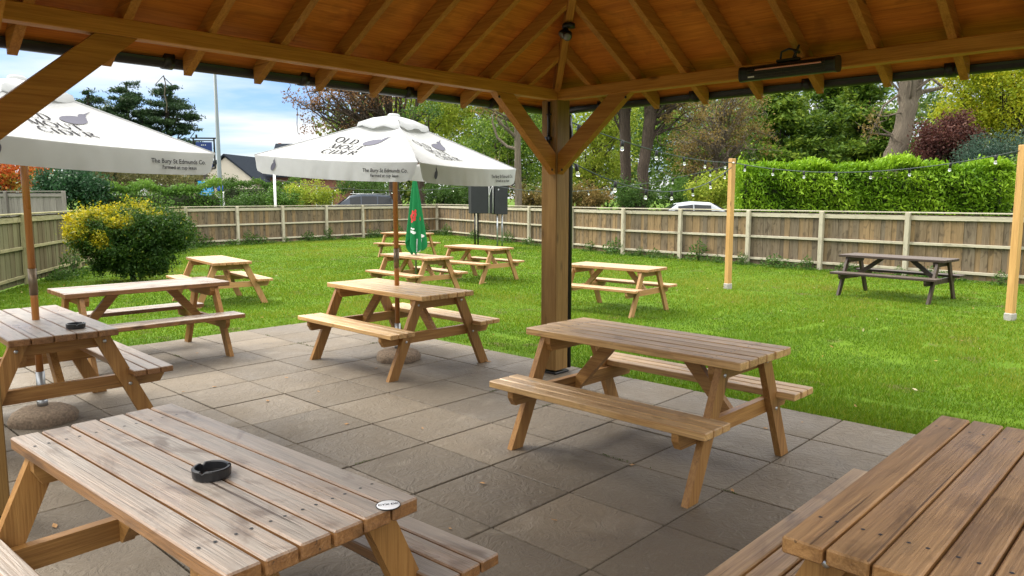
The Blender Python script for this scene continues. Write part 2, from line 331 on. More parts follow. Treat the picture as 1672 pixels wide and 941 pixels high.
# grass blades
def build_grass():
    N = 1100000
    d = np.exp(rng.uniform(math.log(4.6), math.log(38), N)); th = rng.uniform(-.74, .74, N)
    x = d * np.sin(th); y = d * np.cos(th)
    A = x * S_ + y * C_; B = -x * C_ + y * S_
    ok = (np.maximum(A - EA, B - EB) > -.01)
    # inside the fence
    for (p, q) in ((F3, F4), (F4, F5)):
        n = np.array([q[1] - p[1], -(q[0] - p[0])]); ok &= ((x - p[0]) * n[0] + (y - p[1]) * n[1]) < -.02 if False else True
    poly = np.array([F1, F2, F3, F4, F5, F6, (14, -5), (-14, -5)])
    ins = np.zeros(N, bool); j = len(poly) - 1
    for i in range(len(poly)):
        xi, yi = poly[i]; xj, yj = poly[j]
        c = ((yi > y) != (yj > y)) & (x < (xj - xi) * (y - yi) / (yj - yi + 1e-12) + xi); ins ^= c; j = i
    ok &= ins
    patch = np.sin(x * 1.7 + 2 * np.sin(y * .9)) * np.sin(y * 1.3 + 1.5 * np.sin(x * .7))
    ok &= rng.random(N) < .88 + .12 * patch
    for (tx, ty, ra) in ((-4.9, 12.35, 1.0), (-1.75, 13.5, 1.), (-.72, 15.8, 1.), (1.6, 11.5, 1.), (6.75, 13.0, 1.1), (-3.1, 22., 1.1)):
        ok &= ~((np.hypot(x - tx, y - ty) < ra * (.75 + .25 * np.sin(5 * np.arctan2(y - ty, x - tx)))) & (rng.random(N) < .45))
    bare = np.sin(x * 3.1 + 2 * np.sin(y * 2.3)) * np.sin(y * 2.9 + 1.7 * np.sin(x * 1.9 + 1)) > .86; ok &= ~(bare & (rng.random(N) < .7))
    x, y, d, patch = x[ok], y[ok], d[ok], patch[ok]; n = len(x)
    if n > 430000: k = rng.permutation(n)[:430000]; x, y, d, patch = x[k], y[k], d[k], patch[k]; n = 430000
    z = lawn_z(x, y) - .004
    ht = rng.uniform(.018, .046, n) * (1 + .25 * patch); wd = rng.uniform(.0022, .0042, n) * np.clip(d / 6.5, 1, 4)
    az = rng.uniform(0, 2 * math.pi, n); ln = rng.uniform(.1, .9, n) * ht; la = rng.uniform(0, 2 * math.pi, n)
    v = np.empty((n, 3, 3), np.float32)
    v[:, 0] = np.stack([x - wd * np.cos(az), y - wd * np.sin(az), z], 1)
    v[:, 1] = np.stack([x + wd * np.cos(az), y + wd * np.sin(az), z], 1)
    v[:, 2] = np.stack([x + ln * np.cos(la), y + ln * np.sin(la), z + ht], 1)
    big = np.sin(x * .55 + 1.3 * np.sin(y * .33)) * np.sin(y * .47 + np.sin(x * .41)); tone = np.clip(.42 + .18 * patch + .26 * big + rng.normal(0, .2, n), 0, 1)
    tone[rng.random(n) < .03] = 1.0
    M['grass'] = leafmat('grass_blades', (.060, .130, .003), (.115, .205, .004), (.27, .28, .035), .5, .4)
    o = raw_mesh('grass', v.reshape(-1, 3), 3, M['grass'], tone); tag(o, 'short bright green grass of the pub lawn', 'grass', kind='stuff')
# ================================================================== FENCES
F1 = (-8.9, 11.6); F2 = (-9.83, 14.9); F2b = (-10.7, 18.2); F3 = (-11.5, 26.2); F4 = (-3.6, 36.); F5 = (3.46, 22.9); F6 = (10.1, 14.9); F7 = (14.6, 9.6)
def fence(name, pts, label, board, rail, postw=.10, h=1.44, rails=(1.30, .74, .17), z0=None, inner=1, cat='fence', bw=.125, xtra=None):
    """pts: list of post positions; boards on the far side, rails and posts towards the garden"""
    c = np.mean(np.array(pts), 0); root = empty(name, (c[0], c[1], -.12), 0, label, cat)
    for k in range(len(pts) - 1):
        p = np.array(pts[k]) - c; q = np.array(pts[k + 1]) - c; v = q - p; L = np.linalg.norm(v); ux = v / L; ny = np.array([-ux[1], ux[0]]) * -inner   # ny: towards garden
        Mx = np.array([[ux[0], -ny[0] * 1, 0], [ux[1], -ny[1] * 1, 0], [0, 0, 1.]])
        if np.linalg.det(Mx) < 0: Mx[:, 1] *= -1
        b = MB(); nb = max(3, int(round(L / bw))); w = L / nb
        for i in range(nb):
            t = (i + .5) * w; o = p + ux * t - ny * (.012 + .010 * (i % 2))
            top = h - .06 + rng.normal(0, .006)
            b.box((o[0], o[1], top / 2 + .01), (w + .018, .016, top - .03), Mx, .002, 2)
        b.build('board_panel', M[board], root)
        r = MB(); mid = (p + q) / 2
        for zz in rails:
            hh = .10 if zz == rails[0] else .06
            o = mid + ny * (.020 if zz == rails[0] else .026); r.box((o[0], o[1], zz), (L - postw, .034 if zz == rails[0] else .045, hh), Mx, .004, 0)
        r.build('rail', M[rail], root)
        cpm = MB(); o = mid + ny * .01; cpm.box((o[0], o[1], h - .025), (L - .004, .10, .028), Mx, .004, 0); cpm.build('capping', M[rail], root)
    for k, pt in enumerate(pts):
        p = np.array(pt) - c; a = np.array(pts[min(k + 1, len(pts) - 1)]) - np.array(pts[max(k - 1, 0)]); a /= np.linalg.norm(a); ny = np.array([-a[1], a[0]]) * -inner
        Mx = np.array([[a[0], -a[1], 0], [a[1], a[0], 0], [0, 0, 1.]]); o = p + ny * .055
        m = MB(); m.box((o[0], o[1], h / 2 - .05 - .01), (postw, .10, h + .06), Mx, .005, 2); m.build('fence_post', M[rail], root)
    return root
def along(p, q, n): return [tuple(np.array(p) + (np.array(q) - np.array(p)) * i / n) for i in range(n + 1)]
def at_px(p, q, pxs):
    """points of segment pq at given bearings (x/y)"""
    out = []
    for s in pxs:
        k = (s - 836) / 1214; a = (k * p[1] - p[0]) / ((q[0] - p[0]) - k * (q[1] - p[1])); out.append((p[0] + a * (q[0] - p[0]), p[1] + a * (q[1] - p[1])))
    return out
fence('garden_fence', [(-6.0, 1.2), (-6.9, 4.6), (-7.9, 8.1), F1, F2, F2b, (-11.1, 22.2), F3], 'mossy greenish garden fence running behind the yellow and green shrub', 'fboard_g', 'frail_g')
fence('garden_fence', [F3] + at_px(F3, F4, [388, 462, 533, 592, 645]) + [F4], 'far left garden fence below the white house and parked dark car', 'fboard', 'frail')
fence('garden_fence', [F4] + at_px(F4, F5, [781, 866, 936]) + [F5], 'middle stretch of garden fence behind the black cabinet on legs', 'fboard', 'frail')
fence('garden_fence', [F5] + at_px(F5, F6, [1112, 1223, 1342, 1482]) + [F6, (12.3, 12.25), F7], 'brown weathered garden fence on the right, behind the dark picnic table', 'fboard', 'frail')
fence('boundary_fence', [(-47, 31.), (-40, 29.8), (-33, 28.7), (-29.5, 28.1), (-26, 27.5), (-23.0, 27.), (-20.0, 26.5), (-17.6, 26.1), (-15.4, 25.8)], 'old grey close-board fence beyond the garden, below the red tree', 'fgrey', 'fgrey', h=1.98, rails=(1.82, 1.0, .2))
build_grass()
# weeds at the fence foot
M['weed'] = leafmat('weed_leaves', (.035, .085, .014), (.06, .14, .02), (.11, .19, .03))
def rand_dirs(n):
    v = rng.normal(size=(n, 3)); return v / np.linalg.norm(v, axis=1)[:, None]
def leaf_quads(P, ln, wd, up=0., dirs=None):
    n = len(P); t = rand_dirs(n) if dirs is None else dirs
    t = t + np.array([0, 0, up]); t /= np.linalg.norm(t, axis=1)[:, None]
    b = np.cross(t, rand_dirs(n)); b /= np.linalg.norm(b, axis=1)[:, None] + 1e-9
    ln = np.broadcast_to(ln, n)[:, None]; wd = np.broadcast_to(wd, n)[:, None]
    v = np.empty((n, 4, 3)); v[:, 0] = P - t * ln * .5; v[:, 1] = P + b * wd * .5; v[:, 2] = P + t * ln * .5; v[:, 3] = P - b * wd * .5
    return v.reshape(-1, 3)
def weed_proto(n, r, h, s=.06):
    P = np.stack([rng.normal(0, r, n), rng.normal(0, r, n), rng.random(n) ** 1.3 * h], 1); P[:, 2] *= np.exp(-(P[:, 0] ** 2 + P[:, 1] ** 2) / (2 * r * r) * .6)
    return leaf_quads(P, rng.uniform(s * .7, s * 1.6, n), rng.uniform(s * .4, s * .8, n), .4)
M['weedstem'] = plain('weed_stems', (.06, .10, .03), .8)
def weed_plant(n, r, h):
    m = MB(); tips = []
    for i in range(14):
        a = rng.uniform(0, 6.28); q = np.array([math.cos(a), math.sin(a), 0]) * r * rng.uniform(.3, 1.3) + np.array([0, 0, h * rng.uniform(.45, 1.)]); m.tube([(0, 0, -.02), q * .5 + np.array([0, 0, .05]), q], [.006, .004, .002], 4); tips.append(q)
    o = m.build('weed_plant', M['weedstem']); raw_mesh('leaves', weed_proto(n, r, h), 4, M['weed'], rng.random(n), o); return o
wp = [weed_plant(380, .20, .42), weed_plant(260, .24, .26), weed_plant(300, .16, .55)]
wl = ['leafy green weed clump growing at the foot of the weathered garden fence'] * 3
spots = []
for (p, q, n) in ((F2, F3, 14), (F3, F4, 20), (F4, F5, 9), (F5, F6, 17)):
    v = np.array(q) - np.array(p); L = np.linalg.norm(v); nn = np.array([v[1], -v[0]]) / L
    for i in range(n):
        t = (i + rng.random()) / n; o = np.array(p) + v * t + nn * rng.uniform(.12, .38); spots.append((o[0], o[1]))
for k, (x, y) in enumerate(spots):
    o = wp[k % 3] if k < 3 else copy_tree(wp[k % 3])
    o.location = (x, y, lz(x, y) - .02); o.rotation_euler = (0, 0, rng.uniform(0, 6.28)); s = rng.uniform(.6, 1.25); o.scale = (s, s, s * rng.uniform(.7, 1.1))
    tag(o, wl[0], 'weed', 'weed clumps along the fence foot')

# moss and tiny grass in some joints
P = []
for k in range(26):
    A = 4.931 + .61 * rng.integers(-8, 1); B = 1.879 + .61 * rng.integers(-3, 11); t = rng.uniform(-.3, .3); L_ = rng.uniform(.03, .12)
    for _ in range(int(60 * L_ / .1)):
        o = t + rng.normal(0, L_); q = W(A + o, B + rng.normal(0, .004)) if k % 2 else W(A + rng.normal(0, .004), B + o); P.append((q[0], q[1], .002 + rng.random() * .006))
P = np.array(P); o = raw_mesh('moss', leaf_quads(P, rng.uniform(.008, .018, len(P)), .006, .5), 4, leafmat('moss', (.05, .075, .012), (.08, .11, .02)), rng.random(len(P))); tag(o, 'green moss growing in the joints of the patio slabs', 'moss', kind='stuff')
# ================================================================== PAVILION
PC = W(3.02 - 0, 0); 
def pavilion():
    A1, A0 = 5.16, .88                      # inner beam faces, far corner at A1, B1
    B1, B0 = 4.323, .043
    cA, cB = (A1 + A0) / 2, (B1 + B0) / 2; hA, hB = (A1 - A0) / 2, (B1 - B0) / 2
    root = empty('wooden_pavilion', W(cA, cB), YAW, 'orange brown timber pavilion with a hipped roof sheltering the patio tables', 'pavilion')
    zb, zt, tp = 2.479, 2.572, math.tan(R(29.5)); ov = .36
    P = lambda m, n, mat: m.build(n, M[mat], root)
    # posts
    for (a, b) in ((hA, hB), (-hA - .18, hB), (hA, -hB - .18), (-hA - .18, -hB - .18)):
        m = MB(); m.box((a + .09, b + .09, (zb + .02) / 2 + .01), (.18, .18, zb - .022), None, .006, 2); po = P(m, 'post', 'post')
        m = MB(); m.box((a + .09, b + .09, .0095), (.20, .20, .018), None, .003); m.build('post_base', M['blackm'], po)
    # ring beams
    def bm(c, d, ax): m = MB(); m.box(c, d, None, .005, ax); return P(m, 'ring_beam', 'pav')
    zc = (zb + zt) / 2; hh = zt - zb
    bm((0, hB + .05, zc), (2 * hA + .2, .098, hh), 0); bm((0, -hB - .05, zc), (2 * hA + .2, .098, hh), 0)
    bm((hA + .05, 0, zc - .001), (.098, 2 * hB - .002, hh), 1); bm((-hA - .05, 0, zc - .001), (.098, 2 * hB - .002, hh), 1)
    # knee braces: (post corner, along axis, sign)
    def brace(px, py, ax, sg):
        m = MB(); L = .755; dz = .65
        # parallelogram in (u, z): u measured from the post face
        pr = [(L, zb - .002), (L - .21, zb - .002), (.002, 1.83 + .185), (.002, 1.83)]
        if ax == 0: m.prism([(px + sg * u, z) for u, z in pr], py - .0375, py + .0375, axis=1, gax=0)
        else: m.prism([(py + sg * u, z) for u, z in pr], px - .0375, px + .0375, axis=0, gax=1)
        P(m, 'knee_brace', 'pav')
    brace(hA, hB + .05, 0, -1); brace(hA + .05, hB, 1, -1)
    brace(-hA, hB + .05, 0, 1); brace(-hA - .05, hB, 1, -1)
    brace(hA + .05, -hB, 1, 1); brace(hA, -hB - .05, 0, -1); brace(-hA, -hB - .05, 0, 1); brace(-hA - .05, -hB, 1, 1)
    # common / jack rafters; d measured inwards from inner beam face
    w2 = .024; dep = .118
    def rafter(pos, side, L):
        # side: 0 = +B eave, 1 = +A eave, 2 = -B, 3 = -A
        m = MB(); z = lambda d: zt + tp * d
        prof = [(-ov, z(-ov)), (-ov, z(-ov) + dep - .02), (-ov + .01, z(-ov) + dep), (L, z(L) + dep), (L, z(L))]
        if side == 0: m.prism([(hB - d, zz) for d, zz in prof], pos - w2, pos + w2, axis=0, gax=1)
        if side == 1: m.prism([(hA - d, zz) for d, zz in prof], pos - w2, pos + w2, axis=1, gax=0)
        if side == 2: m.prism([(-hB + d, zz) for d, zz in prof], pos - w2, pos + w2, axis=0, gax=1)
        if side == 3: m.prism([(-hA + d, zz) for d, zz in prof], pos - w2, pos + w2, axis=1, gax=0)
        P(m, 'rafter', 'pav')
    q = .345
    k = 0
    while True:
        off = q + .461 * k
        if off > 2 * hA - .2: break
        L = min(off, 2 * hA - off) - .02; rafter(hA - off, 0, L); rafter(hA - off, 2, L); k += 1
    for k in range(10):
        off = q + .456 * k
        if off > 2 * hB - .2: break
        L = min(off, 2 * hB - off) - .02; rafter(hB - off, 1, L); rafter(hB - off, 3, L)
    # hips and ridge
    for (sa, sb) in ((1, 1), (1, -1), (-1, 1), (-1, -1)):
        m = MB(); z0 = zt + tp * -ov; p0 = (sa * (hA + ov), sb * (hB + ov), z0 + .045); p1 = (sa * (hA - hB), 0, zt + tp * hB + .045)
        m.beam(p0, p1, .055, .135); P(m, 'hip_rafter', 'pav')
    m = MB(); m.box((0, 0, zt + tp * hB + .02), (.14, .14, .3), None, .008, 2); P(m, 'boss', 'pav')
    # boarding and roof covering, four slopes
    def slope(zoff, th, o, name, mat):
        zz = lambda d: zt + tp * d + zoff
        eA, eB = hA + o, hB + o; rA = hA - hB
        quads = {0: [(-eA, eB), (eA, eB), (0, 0)], 2: [(eA, -eB), (-eA, -eB), (0, 0)], 1: [(eA, eB), (eA, -eB), (0, 0)], 3: [(-eA, -eB), (-eA, eB), (0, 0)]}
        for sd, qd in quads.items():
            m = MB(); n = len(qd); v = []
            for t in (0, th):
                for (x, y) in qd: v.append((x, y, (zz(-o) if abs(y) > .01 else zz(hB)) + t))
            f = [list(range(n))[::-1], list(range(n, 2 * n))] + [[i, (i + 1) % n, n + (i + 1) % n, n + i] for i in range(n)]
            v = np.array(v); o_ = [0, 1, 2] if sd in (0, 2) else [1, 0, 2]
            m.add(v, f, .5, v[:, o_] * np.array([1., .6, .6]) + rng.uniform(-9, 9, 3)); P(m, name, mat)
    slope(dep + .003, .018, .40, 'roof_boarding', 'ply'); slope(dep + .024, .03, .44, 'roof_covering', 'shingle')
    # gutters: half round channels
    def gutter(p, q_, nrm):
        m = MB(); p = np.array(p); q_ = np.array(q_); prof = []
        for t in np.linspace(math.pi, 2 * math.pi, 11): prof.append((.048 * math.cos(t), .052 * math.sin(t)))
        prof += [(x * .9, z * .9 + .001) for x, z in prof[::-1]]
        v = []
        for e in (p, q_):
            for (x, z) in prof: v.append((e[0] + nrm[0] * x, e[1] + nrm[1] * x, e[2] + z))
        n = len(prof); f = [[i, (i + 1) % n, n + (i + 1) % n, n + i] for i in range(n)] + [list(range(n))[::-1], list(range(n, 2 * n))]
        m.add(v, f, smooth=False)
        L = np.linalg.norm(q_ - p); u = (q_ - p) / L
        for t in np.arange(.55, L, .93):
            o = p + u * t; m.tube([(o[0] + u[0] * e + nrm[0] * 0, o[1] + u[1] * e, o[2] - .002) for e in (-.03, .03)], .057, 12)
        P(m, 'gutter', 'gutter')
    gz = 2.458; go = ov + .052
    gutter((-hA - go, hB + go, gz), (hA + go + .04, hB + go, gz), (0, 1)); gutter((hA + go, hB + go - .06, gz), (hA + go, -hB - go, gz), (1, 0))
    # downpipe behind the corner post, swan neck from the gutter
    m = MB(); a, b = hA + .225, hB + .035
    m.tube([(hA + go, hB + .2, 2.40), (hA + go, hB + .2, 2.36), (hA + .30, hB + .10, 2.27), (a, b, 2.20), (a, b, 2.1), (a, b, .03)], .030, 12); P(m, 'downpipe', 'gutter')
    # conduit and fitting on the corner post
    m = MB(); m.tube([(hA - .013, hB + .085, 2.47), (hA - .013, hB + .085, 2.16)], .013, 8); m.tube([(hA - .024, hB + .085, 2.16), (hA - .024, hB + .085, 2.06)], .022, 10); m.box((hA - .012, hB + .085, 2.36), (.02, .05, .015)); m.box((hA - .02, hB + .085, 2.15), (.04, .06, .03)); P(m, 'cable_conduit', 'black')
    # coach bolts of the braces
    for (x, y, z) in ((hA - .72, hB + .05, 2.44), (hA - .05, hB + .05, 1.87), (hA + .05, hB - .72, 2.44), (hA + .05, hB - .05, 1.87)):
        m = MB(); m.lathe([(0, .006), (.010, .004), (.012, 0)], 8)
        ob = P(m, 'coach_bolt', 'blackm')
        if abs(y - hB - .05) < .001: ob.location = (x, hB + .0115, z); ob.rotation_euler = (R(90), 0, 0)
        else: ob.location = (hA + .0115, y, z); ob.rotation_euler = (0, R(-90), 0)
    return root, cA, cB, hA, hB, zt, tp
PAV, cA, cB, hA, hB, zt, tp = pavilion()
def pav_w(a, b, z=0.): return W(a + cA, b + cB, z)
# twin spotlight on the hip rafter
d = .66; zl = zt + tp * d - .045
sp = empty('spotlight', pav_w(hA - d, hB - d, zl), YAW, 'small black twin spotlight under the hip rafter of the pavilion roof', 'spotlight')
m = MB(); m.tube([(0, 0, .02), (0, 0, -.012)], .05, 16); m.build('mount_plate', M['black'], sp)
for k, (ox, oy, oz, dx, dy) in enumerate(((-.012, .02, -.035, -.6, .2), (-.03, -.022, -.062, -.7, -.35))):
    m = MB(); p0 = np.array([ox, oy, oz]); dr = np.array([dx, dy, -.62]); dr /= np.linalg.norm(dr)
    m.tube([p0 - dr * .02, p0, p0 + dr * .03, p0 + dr * .045], [.018, .03, .034, .034], 14); ln = m.build('lamp_head', M['blackm'], sp)
    m = MB(); m.tube([p0 + dr * .0455, p0 + dr * .0475], .029, 14); m.build('lens', plain('spot_lens', (.16, .17, .16), .15), ln)
# infrared heater hung from the rafters, in front of the right hand beam
ht = empty('patio_heater', pav_w(hA - .17, 2.19 - cB - 0.02, 2.475), YAW, 'black infrared bar heater with a wire grille hung under the pavilion rafters', 'heater')
m = MB(); n = 14
prof = [(.055 * math.copysign(abs(math.cos(t)) ** .6, math.cos(t)), .05 * math.copysign(abs(math.sin(t)) ** .6, math.sin(t))) for t in np.linspace(0, 2 * math.pi, 20, endpoint=False)]
m.prism(prof, -.315, .315, axis=1); body = m.build('heater_body', M['blackm'], ht); body.rotation_euler = (0, R(-8), 0)
m = MB()
for y in (-.322, .322):
    m = MB(); m.prism([(x * 1.06, z * 1.06) for x, z in prof], y - .006, y + .006, axis=1); m.build('end_cap', M['black'], body)
m = MB()
for i in range(44): y = -.26 + .52 * i / 43; m.tube([(-.040, y, -.040), (-.060, y, -.018), (-.060, y, .012), (-.05, y, .034)], .0014, 4)
for zz, xx in ((-.03, -.052), (-.012, -.060), (.008, -.060), (.024, -.056)): m.tube([(xx - .001, -.265, zz), (xx - .001, .265, zz)], .0014, 4)
m.build('grille', plain('grille_wire', (.10, .09, .06), .35, .8), body)
m = MB()
for i in range(70): y = -.24 + .44 * i / 69; m.tube([(-.0565, y, .016 + .009 * (i % 2)), (-.0565, y + .0063, .016 + .009 * ((i + 1) % 2))], .0042, 4)
m.build('heating_element', plain('copper_element', (.9, .46, .34), .3, .2), body)
m = MB(); m.box((-.058, .235, -.022), (.003, .045, .010)); m.build('maker_plate', M['white'], body)
m = MB(); m.box((.0, .0, .062), (.03, .16, .02)); m.tube([(0, .055, .07), (0, .05, .12), (0, .0, .135), (0, -.045, .12), (0, -.05, .07)], .008, 6); m.beam((0, -.03, .07), (.02, -.06, .155), .03, .014); m.tube([(-.03, -.055, .11), (.03, -.055, .11)], .012, 8)
m.build('bracket', M['black'], ht)
# ================================================================== PICNIC TABLES
TABLES = {}
def make_table(L=1.57, Wd=.62, nb=6, top='top_pale', frame='frame_pale', bolts=True, seat=None):
    root = empty('picnic_table', (0, 0, 0)); B = lambda m, n, mt: m.build(n, [M[mt], M['blackm']], root)
    m = MB(); gap = .008; bw = (Wd - gap * (nb - 1)) / nb
    for i in range(nb):
        y = -Wd / 2 + bw / 2 + i * (bw + gap); m.box((rng.normal(0, .002), y, .727 + rng.normal(0, .0006)), (L, bw, .046), None, .005, 0)
        for sx in (-1, 1):
            for dy in (-.022, .022): m.add([(sx * (L / 2 - .182) + .0055 * math.cos(t), y + dy + .0055 * math.sin(t), .7512) for t in np.linspace(0, 6.283, 8, endpoint=False)], [list(range(8))], mi=1)
    B(m, 'tabletop', top)
    for s in (-1, 1):
        m = MB(); bw2 = .083
        for i in range(3): m.box((rng.normal(0, .002), s * (.525 + (i - 1) * (bw2 + .008)), .422), (L, bw2, .042), None, .005, 0)
        B(m, 'bench_seat', seat or top)
    xl = L / 2 - .16
    for s in (-1, 1):
        x = s * xl
        for t in (-1, 1):   # legs, in plane y-z on the outer side
            y0, y1, z1 = .555, .235, .702; k = (y0 - y1) / z1; w = .052
            m = MB(); m.prism([(t * (y0 + w), 0.), (t * (y0 - w), 0.), (t * (y1 - w), z1), (t * (y1 + w), z1)], x + s * .0015, x + s * .0425, axis=0, gax=2)
            lg = B(m, 'leg', frame)
            if bolts:
                for zz in (.655, .335):
                    yy = t * (y0 - k * zz); bm_ = MB(); bm_.lathe([(0, .007), (.009, .006), (.013, .001), (.013, 0)], 10); ob = bm_.build('bolt', M['steel'], lg); ob.location = (x + s * .0425, yy, zz); ob.rotation_euler = (0, s * R(90), 0)
        m = MB(); m.prism([(-.29, .7035), (-.29, .66), (-.265, .612), (.265, .612), (.29, .66), (.29, .7035)], x - s * .043, x - s * .0005, axis=0, gax=1); B(m, 'top_bearer', frame)
        m = MB(); m.prism([(-.645, .4005), (-.645, .36), (-.615, .31), (.615, .31), (.645, .36), (.645, .4005)], x - s * .043, x - s * .0005, axis=0, gax=1); B(m, 'seat_bearer', frame)
        m = MB(); e = x - s * .044
        m.prism([(s * .20, .7035), (s * .31, .7035), (e, .40), (e, .31), (e - s * .02, .31)], -.0225, .0225, axis=1, gax=0); B(m, 'diagonal_brace', frame)
    root.scale = (1, 1, 1)
    return root
def put_table(key, x, y, yaw, label, s=1., z=None, proto=None, group=None, **kw):
    o = make_table(**kw) if proto is None else copy_tree(proto)
    o.location = (x, y, (lz(x, y) if z is None else z)); o.rotation_euler = (0, 0, R(yaw)); o.scale = (s, s, s)
    tag(o, label, 'picnic table', group or 'wooden picnic tables'); TABLES[key] = o; return o
put_table('T1', -1.06, 2.37, -40.5, 'grey worn picnic table with six boards, carrying the ashtray and the white number disc', z=0, L=1.55, Wd=.60, top='top_worn', frame='frame')
put_table('T2', 1.46, 2.16, 46.3, 'smooth brown picnic table cut off by the frame in the near right foreground', z=0, L=1.50, Wd=.66, top='top_brown', frame='frame', seat='top_light')
put_table('T3', .87, 4.64, -44.4, 'orange pine picnic table in front of the pavilion corner post', z=0, L=1.57, Wd=.62, top='top_light', frame='frame')
put_table('T4', -1.14, 7.32, -44.8, 'knotty picnic table on the patio with the middle white parasol through its top', z=0, L=1.58, Wd=.62, top='top_light', frame='frame')
put_table('T5', -3.42, 5.27, -45.4, 'greyish picnic table at the left edge, with a parasol pole and a small ashtray', z=0, L=1.56, Wd=.63, top='top_worn', frame='frame', nb=5)
put_table('T6', -3.75, 7.49, 44.5, 'side-on picnic table at the patio edge in front of the round two-tone shrub', z=-.004, L=1.54, Wd=.62, top='top_worn', frame='frame', bolts=False)
put_table('T7', -4.9, 12.35, -52, 'picnic table standing alone on the lawn just right of the round shrub', s=.97, L=1.62, Wd=.62, top='top_pale', frame='frame_pale', bolts=False)
pale = TABLES['T7']
put_table('T8', -1.75, 13.5, -48, 'pale picnic table on the lawn with the closed green parasol through its top', s=.93, proto=pale)
put_table('T9', -.72, 15.8, -44, 'pale picnic table on the lawn in front of the black cabinet on legs', s=.95, proto=pale)
put_table('T10', -3.1, 22.0, -30, 'furthest pale picnic table, near the fence corner behind the green parasol', s=.95, proto=pale)
put_table('T11', 1.6, 11.5, -41, 'pale picnic table on the lawn just right of the pavilion corner post', s=.93, proto=pale)
put_table('T12', 6.75, 13.0, -50, 'dark brown old picnic table near the fence on the right of the lawn', s=.96, L=1.85, Wd=.66, top='dark_wood', frame='dark_wood', bolts=False)
def table_pt(key, lx, ly, z=.75):
    o = TABLES[key]; s = o.scale[0]; a = o.rotation_euler[2]; return (o.location[0] + s * (lx * math.cos(a) - ly * math.sin(a)), o.location[1] + s * (lx * math.sin(a) + ly * math.cos(a)), o.location[2] + s * z)
# ashtrays
def ashtray(loc, rz, label):
    m = MB(); r = .058
    def fn(rr, z, t):
        return rr
    prof = [(0, .001), (r - .004, .001), (r, .005), (r + .001, .031), (r - .002, .034), (r - .008, .034), (r - .010, .031), (r - .012, .010), (r - .02, .007), (0, .007)]
    n = 36; v = []
    for (rr, z) in prof:
        for k in range(n):
            zz = z - (.007 if z > .028 and (k % 12) == 0 else 0); t = 2 * math.pi * k / n; v.append((rr * math.cos(t), rr * math.sin(t), zz))
    f = [[i * n + k, i * n + (k + 1) % n, (i + 1) * n + (k + 1) % n, (i + 1) * n + k] for i in range(len(prof) - 1) for k in range(n)]
    m.add(v, f, smooth=False); o = m.build('ashtray', M['black']); o.location = loc; o.rotation_euler = (0, 0, rz); return tag(o, label, 'ashtray', 'black ashtrays on the tables')
def px_at(px, py, z):
    P_ = R(6.945); x = (px - 836) / 1214; y = -(py - 470.5) / 1214
    d = (x, math.cos(P_) + y * math.sin(P_), -math.sin(P_) + y * math.cos(P_)); t = (z - 1.6246) / d[2]; return (d[0] * t, d[1] * t, z)
ashtray(px_at(346, 778, .751), .4, 'black round ashtray in the middle of the grey foreground table')
ashtray(px_at(124, 536, .751), 1.2, 'small black ashtray on the table beside the left parasol pole')
# ------------------------------------------------------------------ lettering
def text_mesh(s, size, mat, name='lettering', bold=.0, shear=0.):
    cu = bpy.data.curves.new('t', 'FONT'); cu.body = s; cu.size = size; cu.align_x = 'CENTER'; cu.align_y = 'CENTER'; cu.offset = bold; cu.shear = shear; cu.resolution_u = 3
    ob = bpy.data.objects.new('t', cu); COL.objects.link(ob); dg = bpy.context.evaluated_depsgraph_get(); dg.update()
    me = bpy.data.meshes.new_from_object(ob.evaluated_get(dg)); v = np.array([x.co[:] for x in me.vertices]); f = [list(p.vertices) for p in me.polygons]
    bpy.data.objects.remove(ob); bpy.data.meshes.remove(me); return v, f
dc = px_at(634, 826, .7505)
T1 = TABLES['T1']; T1i = Matrix.Translation(T1.location) @ Matrix.Rotation(T1.rotation_euler[2], 4, 'Z'); lc = T1i.inverted() @ Vector(dc)
m = MB(); m.lathe([(0, .004), (.030, .004), (.033, .003), (.034, 0)], 32); ds = m.build('number_disc', plain('white_enamel', (.80, .82, .84), .25), T1, (lc.x, lc.y, .7505))
m = MB(); m.lathe([(.0345, 0), (.0355, 0), (.0355, .003), (.0345, .0035)], 32); m.build('disc_rim', M['blackm'], ds)
v, f = text_mesh('CYX DK', .016, None, bold=.0004); a = R(15 + 40.5); ca, sa = math.cos(a), math.sin(a)
m = MB(); m.add(np.stack([v[:, 0] * ca - v[:, 1] * sa, v[:, 0] * sa + v[:, 1] * ca, v[:, 2] + .0046], 1), f); m.build('lettering', M['ink'], ds)
# fallen leaves on the patio
M['dryleaf'] = plain('dry_leaf', (.36, .20, .08), .8, noise=.3)
m = MB(); m.add([(-.03, 0, .001), (-.012, -.013, .006), (.012, -.012, .004), (.034, 0, .011), (.012, .014, .003), (-.012, .012, .007), (0, 0, .001)], [[0, 1, 6], [1, 2, 6], [2, 3, 6], [3, 4, 6], [4, 5, 6], [5, 0, 6]])
lf = m.build('fallen_leaf', M['dryleaf'])
for k, (px, py) in enumerate([(312, 598), (322, 577), (468, 617), (614, 602), (798, 591), (1032, 760), (1196, 802), (566, 693), (437, 655), (350, 632), (788, 790), (735, 864), (300, 640), (520, 640), (1250, 700), (90, 860), (870, 655), (1310, 690), (34, 790), (690, 700), (260, 590), (905, 850)]):
    o = lf if k == 0 else lf.copy()
    if k: COL.objects.link(o)
    q = px_at(px, py, .002); o.location = (q[0], q[1], .003); o.rotation_euler = (rng.uniform(-.2, .2), 0, rng.uniform(0, 6.28)); s = rng.uniform(.45, .95); o.scale = (s, s, s)
    tag(o, 'small dry brown leaf lying on the patio slabs', 'leaf', 'fallen leaves on the patio')
